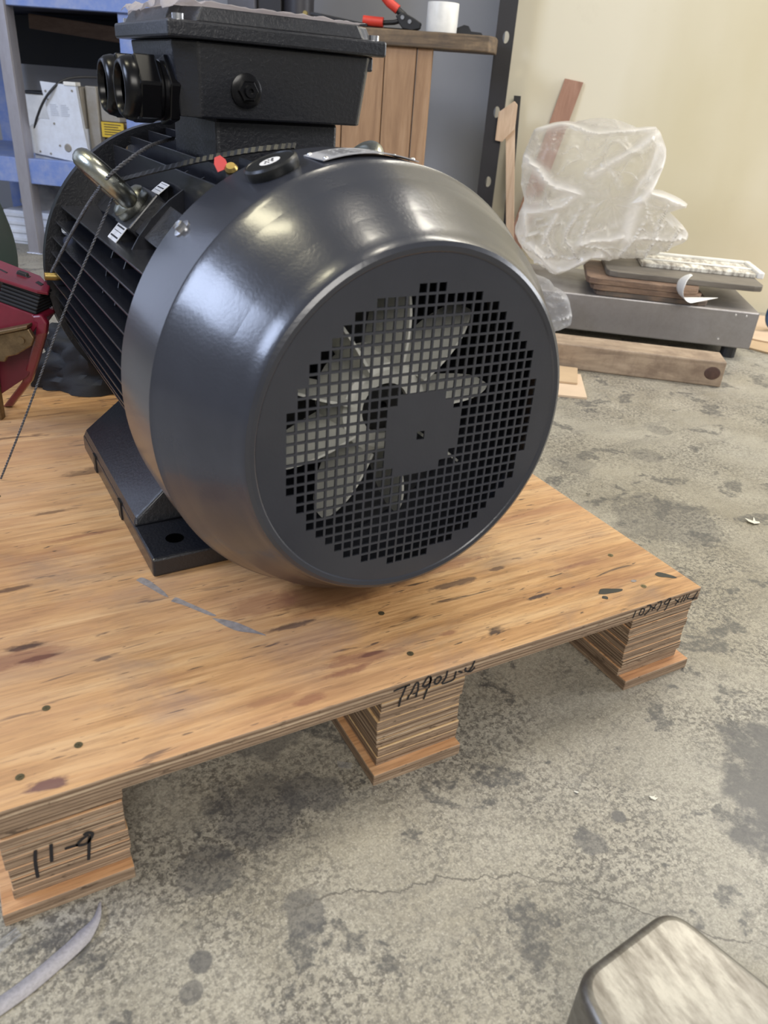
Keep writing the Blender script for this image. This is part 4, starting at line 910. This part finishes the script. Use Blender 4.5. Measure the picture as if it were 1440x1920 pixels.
for x_, z_, r_ in ((-.06,.225,.004),(-.055,.20,.003),(.040,.232,.004),(-.042,.125,.004),(-.03,.055,.004),(.0,.050,.014),(-.11,.030,.004),(-.07,.026,.004),(.03,.02,.004)):
    sc_ = MB().lathe([(r_,0),(r_*.8,.002),(r_*.5,.002),(r_*.5,.001)], 16, axis_T((x_,-.0005,z_),(0,-1,0))).build('screw', m_gpaint, un)
gb = empty('grey_metal_box', rT(-1.783, 1.97, .322), RZ, 'grey metal casing with ribbed side right of the white control unit', 'metal box')
MB().box((-.070,.0,.0),(-.028,.16,.250)).build('casing', m_gpaint, gb, bevel=.003)
MB().box((-.024,.01,.143),(.045,.16,.240)).build('casing', m_gpaint, gb, bevel=.003)
MB().box((-.026,.03,.0),(.06,.16,.142)).build('lower_casing', m_old, gb, bevel=.003)
yl = MB().box((-.022,.002,.094),(.060,.0075,.142)).build('warning_label', m_yel, gb)
m_ = MB()
for k_ in range(5): m_.box((-.012,.0008,.102+.008*k_),(.052-.01*(k_%2),.002,.1045+.008*k_))
m_.build('printed_lines', m_ink, yl)
bb = empty('lidded_box', rT(-2.03, 2.17, .322), RZ, 'white box with flat black lid behind the white control unit', 'box')
MB().box((-.20,.0,0),(.20,.3,.205)).build('body', m_wp, bb, bevel=.003)
MB().box((-.21,-.01,.206),(.22,.34,.214)).build('lid', m_black, bb, bevel=.002)
m_cab = simple('cable_rubber', (.02,.02,.022), .45)
o = MB().tube(spline([rT(-2.06,1.96,.328), rT(-2.055,1.945,.40), rT(-2.02,1.93,.47), rT(-1.96,1.925,.545), rT(-1.90,1.965,.592), rT(-1.78,2.06,.600), rT(-1.70,2.10,.58), rT(-1.66,2.16,.545), rT(-1.64,2.16,.50), rT(-1.63,2.16,.40), rT(-1.63,2.16,.33)], 8), .0045, 8).build('cable', m_cab, None, smooth=60)
tag(o, 'black cable arching over the white control unit on the rack', 'cable')
o = MB().tube(spline([rT(-1.77,1.955,.327), rT(-1.752,1.95,.36), rT(-1.73,1.94,.40), rT(-1.705,1.945,.425), rT(-1.685,1.97,.41), rT(-1.68,2.0,.33)], 8), .0050, 8).build('cable', m_wp, None, smooth=60)
tag(o, 'short white cable standing up in front of the yellow warning label', 'cable')
m_teal = simple('green_plastic', (.06,.26,.16), .4); 
o = heap('x', 0,0,.05,.05,.045,0, m_teal, 1.0, amp=.3, N=30, Mv=14).build('green_rag', m_teal, None, smooth=50); o.location = rT(-1.565, 2.02, .3225); o.rotation_euler = (0,0,RZ); tag(o, 'small green rag on the lower rack shelf above the motor flange', 'rag')
o = heap('x', 0,0,.06,.05,.05,0, m_label, 2.0, amp=.3, N=30, Mv=14).build('paper_bundle', simple('cream_paper', (.6,.58,.42), .7), None, smooth=50); o.location = rT(-1.68, 2.06, .3225); o.location = rT(-1.535, 2.22, .3225); tag(o, 'pale cream paper bundle on the lower rack shelf beside the green rag', 'paper')
# bottom of the rack: ribbed white crate with bags on it
m_crate = simple('white_crate', (.66,.69,.76), .45)
cr = empty('ribbed_crate', rT(-2.06, 2.02), RZ, 'white ribbed plastic crate on the floor under the rack', 'crate')
MB().box((-.22,0,0),(.26,.34,.125)).build('body', m_crate, cr, bevel=.003)
for z_ in (.012,.042,.072,.102): MB().box((-.225,-.006,z_),(.265,.346,z_+.014)).build('rib', m_crate, cr, bevel=.002)
m_brownf = simple('brown_wrapping', (.24,.14,.10), .6, var=.5, scale=9); m_whitef = film_mat('white_bag_film', (.82,.82,.84), clear=.15, rough=.35)
o = heap('x', 0,0,.11,.12,.115,0, m_brownf, 3.0, amp=.4, N=44, Mv=20).build('wrapped_bundle', m_brownf, None, smooth=45); o.location = rT(-1.90, 2.18, .126); o.rotation_euler=(0,0,RZ); tag(o, 'crumpled brown wrapped bundle on the white crate under the rack', 'bundle')
o = heap('x', 0,0,.10,.12,.13,0, m_whitef, 6.0, amp=.4, N=44, Mv=20).build('plastic_bag', m_whitef, None, smooth=45); o.location = rT(-2.17, 2.18, .126); o.rotation_euler=(0,0,RZ); tag(o, 'crumpled white plastic bag on the crate left of the rack leg', 'bag')
# dark machine column and green cloth seen over the terminal box
m_dk = simple('dark_machine_paint', (.035,.033,.04), .45, var=.3, scale=6)
mc = empty('machine_column', rT(-1.28, 2.20), RZ, 'dark grey machine column behind the terminal box, left of the grey wall', 'machine')
MB().box((-.13,0,0),(-.03,.12,1.3)).build('column', simple('machine_grey', (.10,.10,.12), .5), mc, bevel=.004)
MB().box((-.028,.02,0),(.06,.10,1.3)).build('column', m_postm, mc, bevel=.004)
MB().cyl((.115,.05,0),(.115,.05,1.3),.052,28).build('pipe', m_dk, mc, smooth=40)
MB().cyl((.155,-.004,.842),(.155,-.016,.842),.008,12).build('bolt', m_brass, mc)
o = heap('x', 0,0,.075,.05,.10,0, m_teal, 8.0, amp=.4, N=40, Mv=18).build('green_cloth', simple('green_cloth', (.05,.17,.09), .7, var=.5, scale=10), None, smooth=45); o.location = rT(-1.55, 1.907, .8705); o.rotation_euler=(0,0,RZ); tag(o, 'green cloth bundle up on the rack beam behind the terminal box', 'cloth')

# ------------------------------------------------------------------ foreground
m_bar = steel_mat('worn_bar_steel', (.25,.24,.215), .36, .7, (.095,.08,.065), .7, 60, (1,.25,1))
def rounded(poly, r, k=8):
    out = []; N = len(poly)
    for i in range(N):
        p = Vector(poly[i]); a = (Vector(poly[i-1])-p).normalized(); b = (Vector(poly[(i+1) % N])-p).normalized()
        for j in range(k+1):
            t = j/k; out.append(tuple((p+a*r)*(1-t)**2+p*2*t*(1-t)+(p+b*r)*t*t))
    return out
o = MB().prism(rounded([(-.4245,-.272),(-.4625,-.48),(-.2475,-.53),(-.3125,-.262)], .022), .075, Matrix.Translation((0,0,.0))).build('steel_bar', m_bar, None, smooth=50, bevel=.012, seg=5)
tag(o, 'worn bare steel bar with rounded edges in the bottom right foreground', 'bar')
m_strap = simple('grey_webbing', (.36,.34,.35), .75, var=.25, scale=400, bump=.4, bscale=600)
P = spline([(-.716,-.012,.0),(-.7225,-.028,0),(-.738,-.040,0),(-.758,-.050,0),(-.782,-.0605,0),(-.81,-.069,0)], 8); V = []
for i, p in enumerate(P):
    t = (P[min(i+1,len(P)-1)]-P[max(i-1,0)]).normalized(); s2 = Vector((-t.y, t.x, 0)); q = min(1, i/14); wd = .0005+.0066*q
    tilt = (1-q)*.9; off = s2*math.cos(tilt)*wd+Vector((0,0,math.sin(tilt)*wd)); z = Vector((0,0,.0012+math.sin(tilt)*wd))
    V += [p+off+z, p-off+z]
o = MB().add(V, [(2*i,2*i+1,2*i+3,2*i+2) for i in range(len(P)-1)]).build('webbing_strap', m_strap, None, smooth=60, solid=.0012)
tag(o, 'flat grey webbing strap curling on the floor at bottom left', 'strap')
o = MB().grid(lambda u, v_: (-.80+.018*u+.004*v_, -.012-.010*v_+.004*u, .001+.004*abs(math.sin(v_*9))*u+.002*u), 6, 10).build('plastic_strip', m_clear, None, solid=.0004)
tag(o, 'short clear plastic strip on the floor at left edge below the pallet corner', 'plastic')
m_white = simple('paper_scrap', (.72,.69,.58), .7)
def scrap(x, y, pts, label, mat, name='paper_scrap', cat='paper', h=.004, sc_=1):
    k = len(pts); m_ = MB(); m_.add([(a*sc_, b*sc_, .0006+h*abs(math.sin(3*i+1))) for i, (a, b) in enumerate(pts)]+[(0,0,h*.8)], [(i,(i+1)%k,k) for i in range(k)])
    o = m_.build(name, mat, None, solid=.0005); o.location = (x, y, 0); o.rotation_euler=(0,0,-.5); return tag(o, label, cat)
scrap(.452, .236, [(-.012,.008),(-.010,-.004),(-.002,-.010),(.010,-.006),(.012,.000),(.006,.003),(.010,.020),(.002,.006),(-.006,.004)], 'small torn pale paper scrap on the floor near the right edge', m_white)
scrap(-.181, -.139, [(-.004,.002),(-.003,-.001),(.001,-.003),(.005,.0),(.001,.001),(.004,.004),(0,.002)], 'tiny white fleck on the floor in front of the pallet', m_white, 'fleck', 'scrap', .0012)
scrap(-.252, -.098, [(-.002,.001),(.002,-.001),(.003,.0005),(-.001,.002)], 'tiniest white fleck on the floor, nearer the pallet than the other', m_white, 'fleck', 'scrap', .001)
scrap(-.458, .037, [(-.008,.004),(-.006,-.004),(.008,-.005),(.009,.003)], 'small clear plastic scrap on the floor beside the middle pallet block', m_clear, 'plastic_scrap', 'plastic', .003)
scrap(.235, .43, [(-.004,.0015),(-.003,-.0015),(.003,-.0015),(.005,.001),(.0,.002)], 'small black crumb on the floor beyond the right edge of the pallet', m_black, 'crumb', 'scrap', .004)
